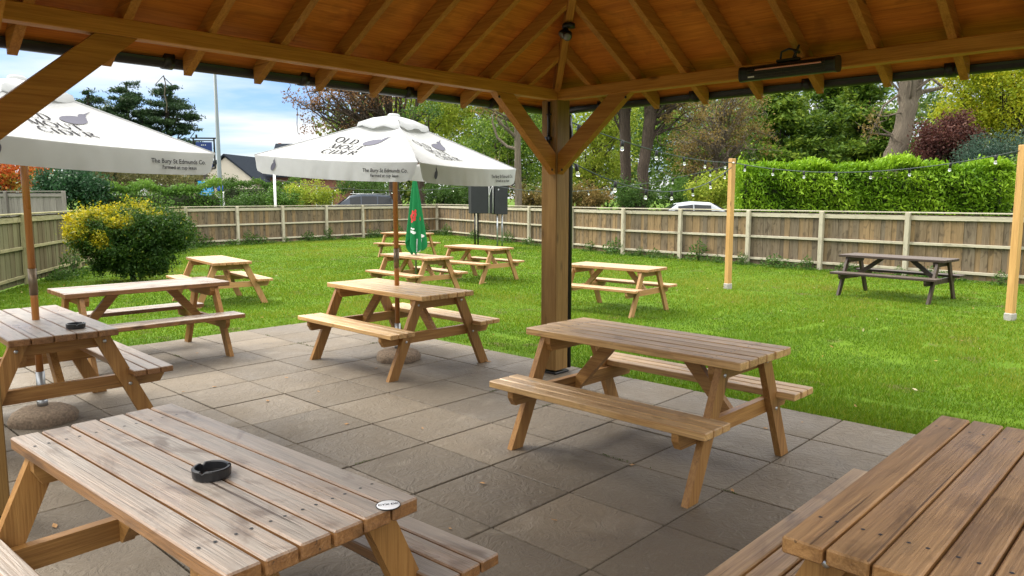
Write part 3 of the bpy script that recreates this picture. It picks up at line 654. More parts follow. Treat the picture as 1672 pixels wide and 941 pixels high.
# ================================================================== PARASOLS
def ribbon(pts, w):
    pts = np.array(pts, float); n = len(pts); T = np.gradient(pts, axis=0); T /= np.linalg.norm(T, axis=1)[:, None] + 1e-9; N = np.stack([-T[:, 1], T[:, 0]], 1)
    w = np.broadcast_to(w, n)[:, None] / 2; v = np.concatenate([pts + N * w, pts - N * w]); f = [[i, i + 1, n + i + 1, n + i] for i in range(n - 1)]; return v, f
def arc(cx, cy, rx, ry, a0, a1, n=12): return [(cx + rx * math.cos(R(a)), cy + ry * math.sin(R(a))) for a in np.linspace(a0, a1, n)]
T_, t_ = .18, .085
def seg(p, q, n=4): return [(p[0] + (q[0] - p[0]) * i / (n - 1), p[1] + (q[1] - p[1]) * i / (n - 1)) for i in range(n)]
def ring_w(n, a=T_, b=t_): return [b + (a - b) * abs(math.cos(2 * math.pi * i / (n - 1))) for i in range(n)]
def serif(x, y, w=.22): return (seg((x - w / 2, y), (x + w / 2, y)), .05)
GL = {
 'O': (1.0, [(arc(.5, .5, .42, .47, 0, 360, 25), ring_w(25))]),
 'L': (.75, [(seg((.2, 0), (.2, 1)), T_), serif(.2, 1, .34), (seg((.06, .02), (.68, .02)), .06), (seg((.66, 0), (.70, .26)), .06)]),
 'D': (.95, [(seg((.2, 0), (.2, 1)), T_), (seg((.06, .98), (.45, .98)), .06), (seg((.06, .02), (.45, .02)), .06), (arc(.42, .5, .42, .48, -90, 90, 14), [t_ + (T_ - t_) * math.sin(math.pi * i / 13) for i in range(14)])]),
 'M': (1.15, [(seg((.16, 0), (.2, 1)), .07), (seg((.2, 1), (.56, .02)), T_), (seg((.56, .02), (.92, 1)), .07), (seg((.92, 1), (.96, 0)), T_), serif(.16, .02, .26), serif(.96, .02, .3), serif(.14, .98, .2), serif(.98, .98, .2)]),
 'U': (.95, [(seg((.18, 1), (.18, .35)) + arc(.46, .33, .28, .31, 180, 360, 12), T_ * .8), (seg((.76, .3), (.76, 1)), .08), serif(.18, .98, .3), serif(.76, .98, .26)]),
 'T': (.85, [(seg((.42, 0), (.42, 1)), T_), (seg((.04, .97), (.80, .97)), .07), serif(.42, .02, .32), (seg((.05, .98), (.03, .74)), .05), (seg((.79, .98), (.81, .74)), .05)]),
 'C': (.92, [(arc(.5, .5, .42, .47, 45, 315, 20), [t_ + (T_ - t_) * abs(math.cos(R(45 + 270 * i / 19))) for i in range(20)]), (seg((.80, .98), (.82, .68)), .05), (seg((.80, .02), (.82, .26)), .05)]),
 'I': (.45, [(seg((.22, 0), (.22, 1)), T_), serif(.22, .98, .34), serif(.22, .02, .34)]),
 'E': (.8, [(seg((.2, 0), (.2, 1)), T_), (seg((.06, .98), (.68, .98)), .06), (seg((.06, .02), (.72, .02)), .06), (seg((.2, .52), (.54, .52)), .06), (seg((.68, 1), (.70, .76)), .05), (seg((.72, 0), (.75, .26)), .05), (seg((.54, .64), (.54, .40)), .05)]),
 'R': (.95, [(seg((.2, 0), (.2, 1)), T_), (seg((.06, .98), (.45, .98)), .06), (seg((.2, .5), (.45, .5)), .06), (arc(.44, .74, .30, .24, -90, 90, 12), [t_ + (T_ - t_) * math.sin(math.pi * i / 11) for i in range(12)]), (seg((.46, .5), (.86, .02)), T_), serif(.2, .02, .32), serif(.86, .02, .2)])}
def word(s, h, cx, y0, track=.06):
    tot = sum(GL[c][0] for c in s) + track * (len(s) - 1); x = cx - tot * h / 2; V = []; Fc = []; n = 0
    for k, c in enumerate(s):
        for (pts, w) in GL[c][1]:
            v, f = ribbon(pts, w); v = v * h + np.array([x, y0]); V.append(v); Fc += [[i + n for i in q] for q in f]; n += len(v)
        x += (GL[c][0] + track) * h
    return np.concatenate(V), Fc
def kiwi(s, cx, cy, rot=0.):
    body = arc(0, 0, .5, .30, 0, 360, 25)[:-1]; V = [(0, 0)] + body; Fc = [[0, 1 + i, 1 + (i + 1) % 24] for i in range(24)]
    k = len(V); V += [(.30, .15), (.52, -.02), (.62, .20), (.46, .34)]; Fc.append([k, k + 1, k + 2, k + 3])
    k = len(V); V += [(.56, .24)] + arc(.56, .24, .12, .11, 0, 360, 13)[:-1]; Fc += [[k, k + 1 + i, k + 1 + (i + 1) % 12] for i in range(12)]
    k = len(V); V += [(.62, .30), (.64, .22), (1.02, .36)]; Fc.append([k, k + 1, k + 2])
    v = np.array(V); c, s_ = math.cos(rot), math.sin(rot); v = np.stack([v[:, 0] * c - v[:, 1] * s_, v[:, 0] * s_ + v[:, 1] * c], 1); return v * s + np.array([cx, cy]), Fc
def parasol(x, y, z0, rim, apex, rz, tilt, label):
    h = .905; H = apex - rim; root = empty('parasol', (x, y, z0), 0, label, 'parasol', 'white cider parasols')
    # pole
    m = MB(); m.tube([(0, 0, .36), (0, 0, .9), (0, 0, 1.0)], .0240, 14); m.tube([(0, 0, 1.0), (0, 0, apex + .0)], .0240, 14); m.build('pole', M['bamboo'], root)
    m = MB(); m.tube([(0, 0, .10), (0, 0, .37)], .029, 14); m.build('base_tube', M['galv'], root)
    m = MB(); m.tube([(0, 0, .93), (0, 0, 1.12)], .0275, 14); m.build('pole_sleeve', plain('brass_sleeve', (.20, .15, .10), .4, .7), root)
    rot = Matrix.Rotation(tilt[0], 3, 'X') @ Matrix.Rotation(tilt[1], 3, 'Y'); RZ = np.array(rot @ Matrix.Rotation(rz, 3, 'Z'))
    def pl(v): v = np.array(v, float) - np.array([0, 0, H]); return v @ RZ.T + np.array([0, 0, apex])
    def zf(xx, yy):
        a = np.maximum(np.abs(xx), np.abs(yy)); b = np.minimum(np.abs(xx), np.abs(yy)); q = np.clip(b / (a + 1e-6), 0, 1); v = 1 - a / h
        return H * v - .055 * 4 * v * (1 - v) * (1 - q ** 2) - .02 * (1 - q ** 2) * (1 - v) ** 4
    can = MB()
    for k in range(4):
        c, s = [(1, 0), (0, 1), (-1, 0), (0, -1)][k]; nu, nv = 17, 11; v = []
        for j in range(nv):
            t = 1 - .995 * j / (nv - 1)
            for i in range(nu): u = -1 + 2 * i / (nu - 1); xx, yy = u * h * t, -h * t; v.append((xx * c - yy * s, xx * s + yy * c, zf(np.array(xx), np.array(yy))))
        f = [[j * nu + i, j * nu + i + 1, (j + 1) * nu + i + 1, (j + 1) * nu + i] for j in range(nv - 1) for i in range(nu - 1)]
        can.add(pl(v), f, smooth=True)
    for (sx, sy) in ((1, 1), (1, -1), (-1, 1), (-1, -1)):
        can.tube(pl([(sx * h * (1 - t), sy * h * (1 - t), H * t + .001) for t in np.linspace(0, .98, 8)]), .006, 6)
    co_ = can.build('canopy', M['canvas'], root)
    # valance flaps
    for k in range(4):
        c, s = [(1, 0), (0, 1), (-1, 0), (0, -1)][k]; va = MB(); nu, nv = 61, 7; v = []
        for j in range(nv):
            t = j / (nv - 1)
            for i in range(nu):
                u = -1 + 2 * i / (nu - 1); e = 1 - .055 * t ** .7 - .012 * max(0, t - .8) * 5; xx = u * (h * 1.003) * e
                fold = t * (.006 * math.sin(u * 17 + k * 2.1) + .004 * math.sin(u * 41 + k)) * (1 - .4 * abs(u))
                yy = -h * 1.004 - .012 * t - fold; drop = .165 * t; sag = -.022 * (1 - u * u) * 1.0
                rnd = .02 * max(0, abs(u) - .93) / .07 * t
                v.append((xx * c - yy * s, xx * s + yy * c, -drop + sag + rnd + .002))
        f = [[j * nu + i, j * nu + i + 1, (j + 1) * nu + i + 1, (j + 1) * nu + i] for j in range(nv - 1) for i in range(nu - 1)]
        va.add(pl(v), f, smooth=True); vo = va.build('valance', M['canvas'], root)
        def vmap(v2, off=.016):
            xx = v2[:, 0]; u = xx / h; tt = np.clip((v2[:, 1]) / -.165, 0, 1)
            fold = tt * (.006 * np.sin(u * 17 + k * 2.1) + .004 * np.sin(u * 41 + k)) * (1 - .4 * np.abs(u))
            yy = -h * 1.004 - .012 * tt - fold - .007; zz = v2[:, 1] - .022 * (1 - u * u)
            return pl(np.stack([xx * c - yy * s, xx * s + yy * c, zz], 1))
        pm = MB()
        for ln, (txt, sz, yy) in enumerate((('The Bury St Edmunds Co.', .044, -.070), ('Farmed at cup lease', .036, -.112))):
            v2, f2 = text_mesh(txt, sz, None, bold=.0006); v2[:, 0] += .58; v2[:, 1] += yy; pm.add(vmap(v2), f2)
        pm.build('lettering', M['ink'], vo)
        pm = MB(); v2, f2 = kiwi(.085, -.66, -.085, R(58)); pm.add(vmap(v2), f2); pm.build('bird_emblem', M['inkgrey'], vo)
        # big print on the canopy face
        def fmap(v2):
            tt = v2[:, 1] / h; xx = v2[:, 0]; yy = -h * (1 - tt); zz = zf(xx, yy) + .006
            return pl(np.stack([xx * c - yy * s, xx * s + yy * c, zz], 1))
        pm = MB()
        for wd, hh, cx, y0 in (('OLD', .090, -.19, .40), ('MOUT', .090, -.10, .283), ('CIDER', .090, -.09, .165)):
            v2, f2 = word(wd, hh, cx, y0); pm.add(fmap(v2), f2)
        pm.build('lettering', M['ink'], co_)
        pm = MB(); v2, f2 = kiwi(.20, .10, .445, R(8)); pm.add(fmap(v2), f2); pm.build('bird_emblem', M['inkgrey'], co_)
    # vent cap
    vc = MB(); n = 9; hv = .24; v = []
    for k in range(4):
        c, s = [(1, 0), (0, 1), (-1, 0), (0, -1)][k]; v = []
        for t, dz in ((1.04, -.04), (1.0, -.002), (.6, .055), (.16, .085), (.02, .09)):
            for i in range(n): u = -1 + 2 * i / (n - 1); xx, yy = u * hv * t, -hv * t; w = .014 * math.sin(u * 6 + k) * (t > .9); v.append((xx * c - yy * s, xx * s + yy * c, H - .075 + dz + w))
        vc.add(pl(v), [[j * n + i, j * n + i + 1, (j + 1) * n + i + 1, (j + 1) * n + i] for j in range(4) for i in range(n - 1)], smooth=True)
    vc.build('vent_cap', M['canvas'], root)
    m = MB(); m.lathe([(.062, 0), (.058, .018), (.04, .028), (0, .03)], 16, (0, 0, 0)); m.v[-1] = pl(m.v[-1] + np.array([0, 0, H + .005])); m.build('finial', M['canvas'], root)
    # ribs and struts
    for (sx, sy) in ((1, 1), (1, -1), (-1, 1), (-1, -1)):
        m = MB(); m.beam(*pl([(sx * .03, sy * .03, H - .05), (sx * h * .97, sy * h * .97, -.012 + .005)]), .018, .028); rb = m.build('rib', M['bamboo'], root)
        m = MB(); m.beam(*pl([(sx * .03, sy * .03, H - .52), (sx * h * .5, sy * h * .5, H * .5 - .03)]), .014, .022); m.build('strut', M['bamboo'], rb)
    m = MB(); m.tube(pl([(0, 0, H - .56), (0, 0, H - .48)]), .045, 12); m.build('runner', M['bamboo'], root)
    # base: pebbled concrete disc
    m = MB(); m.lathe([(.0, .115), (.05, .115), (.15, .10), (.20, .075), (.222, .04), (.218, .0)], 40, fn=lambda r, z, t: r * (1 + .03 * math.sin(5 * t) + .02 * math.sin(11 * t + 1))); b = m.build('concrete_weight', M['pebble'], root)
    m = MB(); m.tube([(0, 0, .12), (0, 0, .16)], .036, 14); m.build('collar', M['galv'], b)
    return root
parasol(-1.15, 7.38, 0, 1.965, 2.40, R(-45 + 18.5 + 0), (R(1.6), R(2.9)), 'white cider parasol standing through the middle patio table')
parasol(-3.43, 5.29, 0, 2.035, 2.43, R(-45 + 18.5), (R(.5), R(4.0)), 'white cider parasol cut off by the left edge of the picture')
# closed green parasol
gx, gy, gz = TABLES['T8'].location; gp = empty('closed_parasol', (gx, gy, gz), 0, 'closed green parasol with red berries printed on it, in a lawn table', 'parasol')
m = MB(); m.tube([(0, 0, .0), (0, 0, 2.12)], .019, 12); m.build('pole', M['galv'], gp)
def gr_(z):
    t = (2.10 - z) / 1.25; return .022 + .165 * min(1, t) ** .8
def gfold(z, th): t = np.clip((2.10 - z) / 1.25, 0, 1); return (.022 + .150 * t ** .8) * (1 + (.10 + .16 * t) * np.sin(7 * th + 2 * t) + .08 * t * np.sin(3 * th + 1))
def gbot(th): return .86 + .11 * np.sin(2 * th + .6) + .06 * np.sin(5 * th)
m = MB(); nt_, nz = 84, 26; v = []
for j in range(nz):
    for i in range(nt_):
        th = 2 * math.pi * i / nt_; zb_ = gbot(th); z = 2.10 + (zb_ - 2.10) * j / (nz - 1); r = float(gfold(z, th)); v.append((r * math.cos(th), r * math.sin(th), z))
m.add(v, [[j * nt_ + i, j * nt_ + (i + 1) % nt_, (j + 1) * nt_ + (i + 1) % nt_, (j + 1) * nt_ + i] for j in range(nz - 1) for i in range(nt_)], smooth=True)
gc = m.build('closed_canopy', M['greencloth'], gp)
def gpatch(mb, th0, z0, rr, n=10, sq=1.):
    pts = [(0, 0)] + [(rr * math.cos(a), rr * sq * math.sin(a)) for a in np.linspace(0, 2 * math.pi, n, endpoint=False)]; v = []
    for (a, b) in pts:
        th = th0 + a / .15; z = z0 + b; r = float(gfold(z, th)) + .006; v.append((r * math.cos(th), r * math.sin(th), z))
    mb.add(v, [[0, 1 + i, 1 + (i + 1) % n] for i in range(n)])
f0 = -math.pi / 2
m = MB()
for (a, z, r) in ((-.25, 1.47, .035), (.05, 1.44, .05), (-.5, 1.40, .04), (.02, 1.36, .035), (-.35, 1.33, .035), (.95, 1.36, .035), (.2, 1.50, .025)): gpatch(m, f0 + a, z, r, sq=1.2)
m.build('berry_print', M['redprint'], gc)
m = MB()
for (a, z, r) in ((-.45, 1.14, .03), (-.2, 1.13, .028), (.0, 1.11, .03), (-.32, 1.19, .02), (-.1, 1.18, .02), (1.1, 1.05, .04)): gpatch(m, f0 + a, z, r, sq=.8)
m.build('white_print', M['white'], gc)
m = MB(); zz = [1.0, .93, .84, .76]; v = []
for k, z in enumerate(zz):
    for th in np.linspace(.15, .95, 6): r = .135 - .02 * k * 0; v.append(((r + .01) * math.cos(f0 + th * (1 - .12 * k) + .1), (r + .01) * math.sin(f0 + th * (1 - .12 * k) + .1), z))
m.add(v, [[j * 6 + i, j * 6 + i + 1, (j + 1) * 6 + i + 1, (j + 1) * 6 + i] for j in range(3) for i in range(5)], smooth=True); m.build('white_lining', M['canvas'], gp)
# ================================================================== STRING LIGHTS
def light_post(x, y, h, label):
    z = lz(x, y); root = empty('string_light_post', (x, y, z), .5, label, 'post', 'posts carrying the string lights')
    m = MB(); m.box((0, 0, h / 2 + .045), (.10, .10, h - .09), None, .006, 2); m.build('timber_post', M['newpost'], root)
    m = MB(); m.box((0, 0, .045), (.125, .125, .13), None, .015); m.build('concrete_footing', M['concrete'], root)
    m = MB(); m.tube([(-.03, -.051, h - .08), (-.03, -.075, h - .08)], .018, 8); m.build('cable_hook', M['white'], root); return (x, y, z + h)
pA = light_post(7.12, 10.5, 2.47, 'pale timber post at the right edge holding the end of the string lights')
pB = light_post(4.15, 14.2, 2.47, 'pale timber post standing alone on the lawn before the green hedge')
bulb_me = None
def string_light(p, q, sag, n, label, skip=()):
    global bulb_me
    p = np.array(p, float); q = np.array(q, float); root = empty('string_light', tuple((p + q) / 2), 0, label, 'string light', 'festoon string lights'); c = (p + q) / 2
    f = lambda t: p + (q - p) * t + np.array([0, 0, -4 * sag * t * (1 - t)]) - c
    m = MB(); m.tube([f(t) for t in np.linspace(0, 1, 40)], .0075, 5); m.build('cable', M['cable'], root)
    for i in range(n):
        t = (i + .5) / n; o = f(t)
        if bulb_me is None:
            m = MB(); m.lathe([(.012, .01), (.02, 0), (.02, -.06), (.016, -.066), (0, -.066)], 10); s = m.build('socket', M['black'], root)
            m = MB(); m.lathe([(.012, -.064), (.015, -.076), (.021, -.090), (.023, -.100), (.018, -.112), (.009, -.119), (0, -.12)], 12); b = m.build('bulb', M['glass'], s); m = MB(); m.tube([(0, 0, -.07), (0, 0, -.10), (.008, 0, -.115), (-.008, 0, -.125)], .003, 5); m.build('filament', M['white'], b) if False else None
            bulb_me = s; s.location = o
        else:
            s = copy_tree(bulb_me, root); s.location = o
            s.rotation_euler = (rng.normal(0, .12), rng.normal(0, .12), 0)
tB = (pB[0], pB[1], pB[2] - .07); tA = (pA[0] - .05, pA[1] + .0, pA[2] - .08)
cor = np.array(W(5.16 + .42, 4.323 + .42, 2.42))
string_light(tA, tB, .24, 8, 'festoon string of clear bulbs between the two pale timber posts')
string_light(tB, cor, .12, 6, 'upper festoon string from the lone timber post to the pavilion gutter corner')
string_light((tB[0], tB[1], tB[2] - .08), W(5.36, 4.55, 2.05), .42, 7, 'deeply sagging festoon string from the lone timber post to the pavilion post')
# cabinet on legs
cb = empty('black_cabinet', (-.75, 26.3, -.12), R(12), 'large black cabinet on four steel legs tied with white rope', 'cabinet')
m = MB(); m.box((-.34, 0, 1.70), (.80, .62, 1.02), None, .01); m.box((.30, .0, 1.66), (.46, .8, 1.0), None, .01); m.build('case', plain('black_cover', (.016, .017, .02), .5, noise=.3, nscale=6), cb)
m = MB()
for x in (-.12, .02): m.tube([(x, -.33, 1.2), (x, -.345, 1.9), (x, -.33, 2.24)], .012, 6)
m.tube([(.02, -.345, 2.15), (-.05, -.36, 2.05), (-.14, -.36, 1.72)], .01, 6); m.build('rope', M['white'], cb)
for (x, y) in ((-.60, -.22), (-.42, .22), (.18, -.3), (.46, .25)):
    m = MB(); m.tube([(x, y, 0), (x, y, 1.2)], .03, 8); m.build('leg', M['blackm'] if x < 0 else M['galv'], cb)
cbp = (-1.3, 26.2, 2.05)
string_light((tB[0], tB[1], tB[2] - .05), (-.7, 26.0, 2.05), .35, 10, 'long festoon string from the lone timber post to the black cabinet')
wp_ = empty('white_sign_pole', (-9.55, 30.2, -.14), 0, 'thin white pole standing behind the fence, left of the dark car', 'pole'); m = MB(); m.tube([(0, 0, 0), (0, 0, 2.7)], .05, 10); m.build('shaft', M['white'], wp_);
string_light((-.9, 26.0, 2.05), (-9.55, 30.1, 2.35), .30, 11, 'far festoon string running from the black cabinet to the white pole')
# ================================================================== STREET THINGS
lp = empty('lamp_post', (-14.2, 36.5, -.14), 0, 'tall grey street lamp post with a blue band behind the fence', 'lamp post')
m = MB(); m.tube([(0, 0, 0), (0, 0, 1.0), (0, 0, 1.05), (0, 0, 9.0)], [.15, .15, .11, .07], 14); m.build('column', plain('grey_lamp_paint', (.10, .13, .135), .5, .1), lp)
m = MB(); m.tube([(0, 0, 2.05), (0, 0, 2.35)], .135, 14); m.build('blue_band', plain('blue_band', (.02, .08, .42), .5), lp)
m = MB(); m.tube([(0, 0, 8.9), (0, -.2, 9.15), (0, -.9, 9.2)], .04, 8); m.box((0, -1.2, 9.2), (.25, .6, .12)); m.build('lamp_head', M['galv'], lp)
ps = empty('pub_sign', (-15.5, 38.0, -.14), R(6), 'blue hanging pub sign in a black frame above a bright blue notice board', 'sign')
m = MB(); m.box((0, 0, .55), (.26, .2, 1.1)); m.box((0, 0, 1.9), (.16, .12, 3.4)); m.build('sign_post', plain('dark_sign_post', (.05, .04, .035), .6), ps)
m = MB()
for x in (-.50, .50): m.box((x, 0, 3.95), (.07, .07, 1.5))
m.box((0, 0, 4.72), (1.2, .08, .07)); m.box((0, 0, 4.6), (1.0, .06, .05)); m.box((0, 0, 3.2), (1.0, .06, .06)); m.tube([(-.35, 0, 4.76), (-.35, 0, 4.9)], .05, 8); m.build('sign_frame', M['blackm'], ps)
m = MB(); m.box((0, -.01, 3.9), (.78, .05, 1.25)); sg = m.build('hanging_sign', plain('royal_blue', (.012, .032, .16), .35), ps)
m = MB()
for x in (-.10, -.02, .08): m.box((x, -.038, 4.38), (.05, .006, .035))
m.build('sign_mark', M['white'], sg)
m = MB(); m.box((.02, -.14, 2.12), (.84, .08, 1.02)); nb = m.build('notice_frame', M['blackm'], ps)
m = MB(); m.box((.04, -.183, 2.12), (.74, .012, .92)); nbp = m.build('notice_panel', plain('bright_blue_panel', (.03, .32, .72), .3), nb)
m = MB()
for i in range(6):
    x = -.26
    while x < .26:
        w = rng.uniform(.03, .10); m.box((.04 + x + w / 2, -.1905, 2.45 - i * .105), (w, .003, .045 if i == 0 else .025)); x += w + .03
m.build('notice_print', M['white'], nbp)
# ================================================================== CARS
def car(x, y, rz, paint, label, prof, L, Wd, name='parked_car', suv=False, z=.10):
    root = empty(name, (x, y, z), rz, label, 'car', 'cars parked beyond the fence')
    # prof: stations (t along 0..1, z_low, z_belt, z_roof, half width belt, half width roof)
    m = MB(); ring = []; v = []
    for (t, zl, zb, zr, wb, wr) in prof:
        X = (t - .5) * L; pts = [(wb * .88, zl), (wb, zl + .12), (wb * 1.01, (zl + zb) / 2 + .1), (wb * .96, zb), (wr + (wb * .94 - wr) * .12, zb + (zr - zb) * .85), (wr * .86, zr - .005), (wr * .4, zr + .02)]
        r = [(X, a, b) for a, b in pts] + [(X, -a, b) for a, b in pts[::-1]]; v += r
    n = 14; k = len(prof); f = [[i * n + j, i * n + (j + 1) % n, (i + 1) * n + (j + 1) % n, (i + 1) * n + j] for i in range(k - 1) for j in range(n)] + [list(range(n)), [(k - 1) * n + j for j in range(n)]]
    m.add(v, f, smooth=False); body = m.build('body', paint, root); mo = body.modifiers.new('b', 'BEVEL'); mo.width = .03; mo.segments = 2; mo.limit_method = 'ANGLE'; mo.angle_limit = R(20)
    gl = plain('dark_car_glass', (.008, .012, .016), .12, spec=.3)
    def P_(i, s, e):
        t, zl, zb, zr, wb, wr = prof[i]; a = np.array([(t - .5) * L, s * (wb * .96 + .008), zb + .03]); b = np.array([(t - .5) * L, s * (wr + (wb * .94 - wr) * .12 + .012), zb + (zr - zb) * .83]); return a * (1 - e) + b * e
    cab = [i for i, p in enumerate(prof) if p[3] - p[2] > .28]
    for s in (-1, 1):
        for i in cab[:-1]:
            a, b = P_(i, s, .06), P_(i + 1, s, .06); c_, d_ = P_(i + 1, s, .97), P_(i, s, .97); u = (b - a) * .04
            q = [a + u, b - u, c_ - u, d_ + u]; nrm = np.array([0, s * .012, .002]); m = MB(); m.add(np.array(q + [p_ - nrm * 2 for p_ in q]), [[0, 1, 2, 3], [4, 5, 6, 7], [0, 1, 5, 4], [1, 2, 6, 5], [2, 3, 7, 6], [3, 0, 4, 7]]); m.build('side_window', gl, root)
    for (i, j, nm) in ((cab[0] - 1, cab[0], 'windscreen'), (cab[-1] + 1, cab[-1], 'rear_window')):
        A_, B_ = prof[i], prof[j]; xa, xb = (A_[0] - .5) * L, (B_[0] - .5) * L; sg_ = -1 if i < j else 1
        q = np.array([(xa, -A_[4] * .80, A_[3] + .02), (xa, A_[4] * .80, A_[3] + .02), (xb, B_[5] * .84, B_[3] - .03), (xb, -B_[5] * .84, B_[3] - .03)]) + np.array([sg_ * .02, 0, .035]); m = MB(); m.add(np.concatenate([q, q + np.array([-sg_ * .03, 0, -.02])]), [[0, 1, 2, 3], [4, 5, 6, 7], [0, 1, 5, 4], [1, 2, 6, 5], [2, 3, 7, 6], [3, 0, 4, 7]]); m.build(nm, gl, root)
    ty = plain('tyre_rubber', (.02, .02, .02), .8)
    for sx in (-.31, .31):
        for s in (-1, 1):
            m = MB(); yy = s * (Wd / 2 - .10); m.tube([(sx * L, yy - .11, .33), (sx * L, yy + .11, .33)], .33, 20, smooth=False); w = m.build('wheel', ty, root)
            m = MB(); m.tube([(sx * L, yy + s * .112, .33), (sx * L, yy + s * .118, .33)], .21, 14, smooth=False); m.build('rim', M['galv'], w)
    for s in (-1, 1):
        m = MB(); m.box((-L / 2 + .02, s * Wd * .34, .72), (.06, .32, .14)); m.build('headlight', M['glass'], root)
        m = MB(); m.box((-.12 * L, s * (Wd / 2 + .04), .98), (.10, .16, .12), None, .03); m.build('wing_mirror', paint, root)
    if suv:
        for s in (-1, 1): m = MB(); m.tube([(-.10 * L, s * .55, 1.74), (.36 * L, s * .55, 1.73)], .018, 6); m.build('roof_rail', M['galv'], root)
    return root
hatch = [(0, .30, .62, .64, .78, .7), (.06, .22, .74, .77, .86, .76), (.25, .20, .90, .95, .89, .72), (.42, .20, .95, 1.42, .90, .60), (.56, .20, .96, 1.50, .90, .62), (.72, .20, .97, 1.46, .90, .60), (.88, .22, .98, 1.06, .88, .70), (.96, .26, .92, .97, .85, .74), (1, .34, .78, .80, .78, .7)]
suvp = [(0, .35, .72, .75, .80, .72), (.05, .28, .90, .95, .90, .78), (.24, .26, 1.04, 1.10, .93, .76), (.38, .26, 1.08, 1.60, .94, .64), (.52, .26, 1.09, 1.71, .94, .67), (.72, .26, 1.10, 1.70, .94, .67), (.90, .26, 1.11, 1.62, .93, .64), (.97, .28, 1.08, 1.14, .90, .76), (1, .40, .95, .97, .84, .74)]
def paint(name, c): return plain(name, c, .35, .0, spec=.3)
car(-9.0, 44.0, R(14), paint('dark_blue_black_paint', (.05, .065, .09)), 'dark estate car parked behind the far left fence', suvp, 4.7, 1.9, suv=True)
car(6.9, 30.0, R(-4), paint('silver_paint', (.36, .39, .42)), 'silver saloon car parked behind the fence beside the green hedge', hatch, 4.4, 1.78, z=-.05)
vn = empty('white_van', (-20.6, 55.0, .10), R(-70), 'small white van parked behind the fence beside the lamp post', 'van')
m = MB(); m.prism([(-2.1, .3), (2.1, .3), (2.1, 1.75), (1.9, 1.92), (-.6, 1.92), (-1.2, 1.25), (-2.05, 1.05)], -.85, .85, axis=1); bo = m.build('body', M['white'], vn); mo = bo.modifiers.new('b', 'BEVEL'); mo.width = .06; mo.segments = 3
m = MB(); m.prism([(-.55, 1.82), (-.62, 1.78), (-1.16, 1.30), (-1.12, 1.30)], -.72, .72, axis=1); m.build('windscreen', plain('van_glass', (.03, .04, .05), .08), vn)
for sx in (-1.3, 1.3):
    for s in (-1, 1): m = MB(); m.tube([(sx, s * .75 - .1, .33), (sx, s * .75 + .1, .33)], .33, 18, smooth=False); m.build('wheel', M['black'], vn)
# ================================================================== HOUSES
tile = plain('slate_tiles', (.030, .036, .046), 1., spec=0., noise=.3, nscale=8); brickm = plain('red_brick', (.24, .10, .07), .8, noise=.35, nscale=14); rend = plain('cream_render', (.62, .56, .46), .8)
def house(x, y, rz, w, d, eave, ridge, wall, label, windows=3, chim=True):
    root = empty('house', (x, y, -.14), rz, label, 'house', 'houses beyond the car park')
    m = MB(); m.prism([(-d / 2, 0), (d / 2, 0), (d / 2, eave), (0, ridge - .12), (-d / 2, eave)], -w / 2, w / 2, axis=0); m.build('wall', wall, root)
    rf = None
    m = MB(); o = .35
    for s in (-1, 1):
        y0, z0 = s * (d / 2 + o), eave - o * (ridge - eave) / (d / 2); m.add([(-w / 2 - .2, y0, z0), (w / 2 + .2, y0, z0), (w / 2 + .2, 0, ridge), (-w / 2 - .2, 0, ridge), (-w / 2 - .2, y0, z0 + .14), (w / 2 + .2, y0, z0 + .14), (w / 2 + .2, 0, ridge + .14), (-w / 2 - .2, 0, ridge + .14)], [[0, 1, 2, 3], [4, 5, 6, 7], [0, 1, 5, 4], [1, 2, 6, 5], [2, 3, 7, 6], [3, 0, 4, 7]])
    rf = m.build('roof', tile, root)
    if chim: m = MB(); m.box((w * .28, 0, ridge + .5), (.9, .6, 1.7)); m.tube([(w * .28, 0, ridge + 1.3), (w * .28, 0, ridge + 1.75)], .14, 8); m.build('chimney', brickm, rf)
    gl = plain('house_glass', (.04, .05, .06), .1)
    for i in range(windows):
        X = -w / 2 + w * (i + .5) / windows
        for zz in ((1.5, eave - 1.0) if eave > 4 else (1.6,)):
            m = MB(); m.box((X, -d / 2 - .02, zz), (1.3, .1, 1.25)); fr = m.build('window', M['white'], root); m = MB(); m.box((X - .31, -d / 2 - .075, zz), (.52, .02, 1.05)); m.box((X + .31, -d / 2 - .075, zz), (.52, .02, 1.05)); m.build('pane', gl, fr)
    return root
house(-23.5, 68, R(8), 9, 7, 3.0, 4.9, rend, 'low house with a dark slate roof and chimney behind the lamp post')
house(-21.3, 60, R(82), 6, 4.6, 3.1, 4.9, rend, 'pale house with a bluish slate gable left of the brick house', 2, False)
house(-16.4, 62, R(4), 5.5, 6, 3.6, 6.0, brickm, 'red brick house half hidden behind the middle parasol', 2, False)
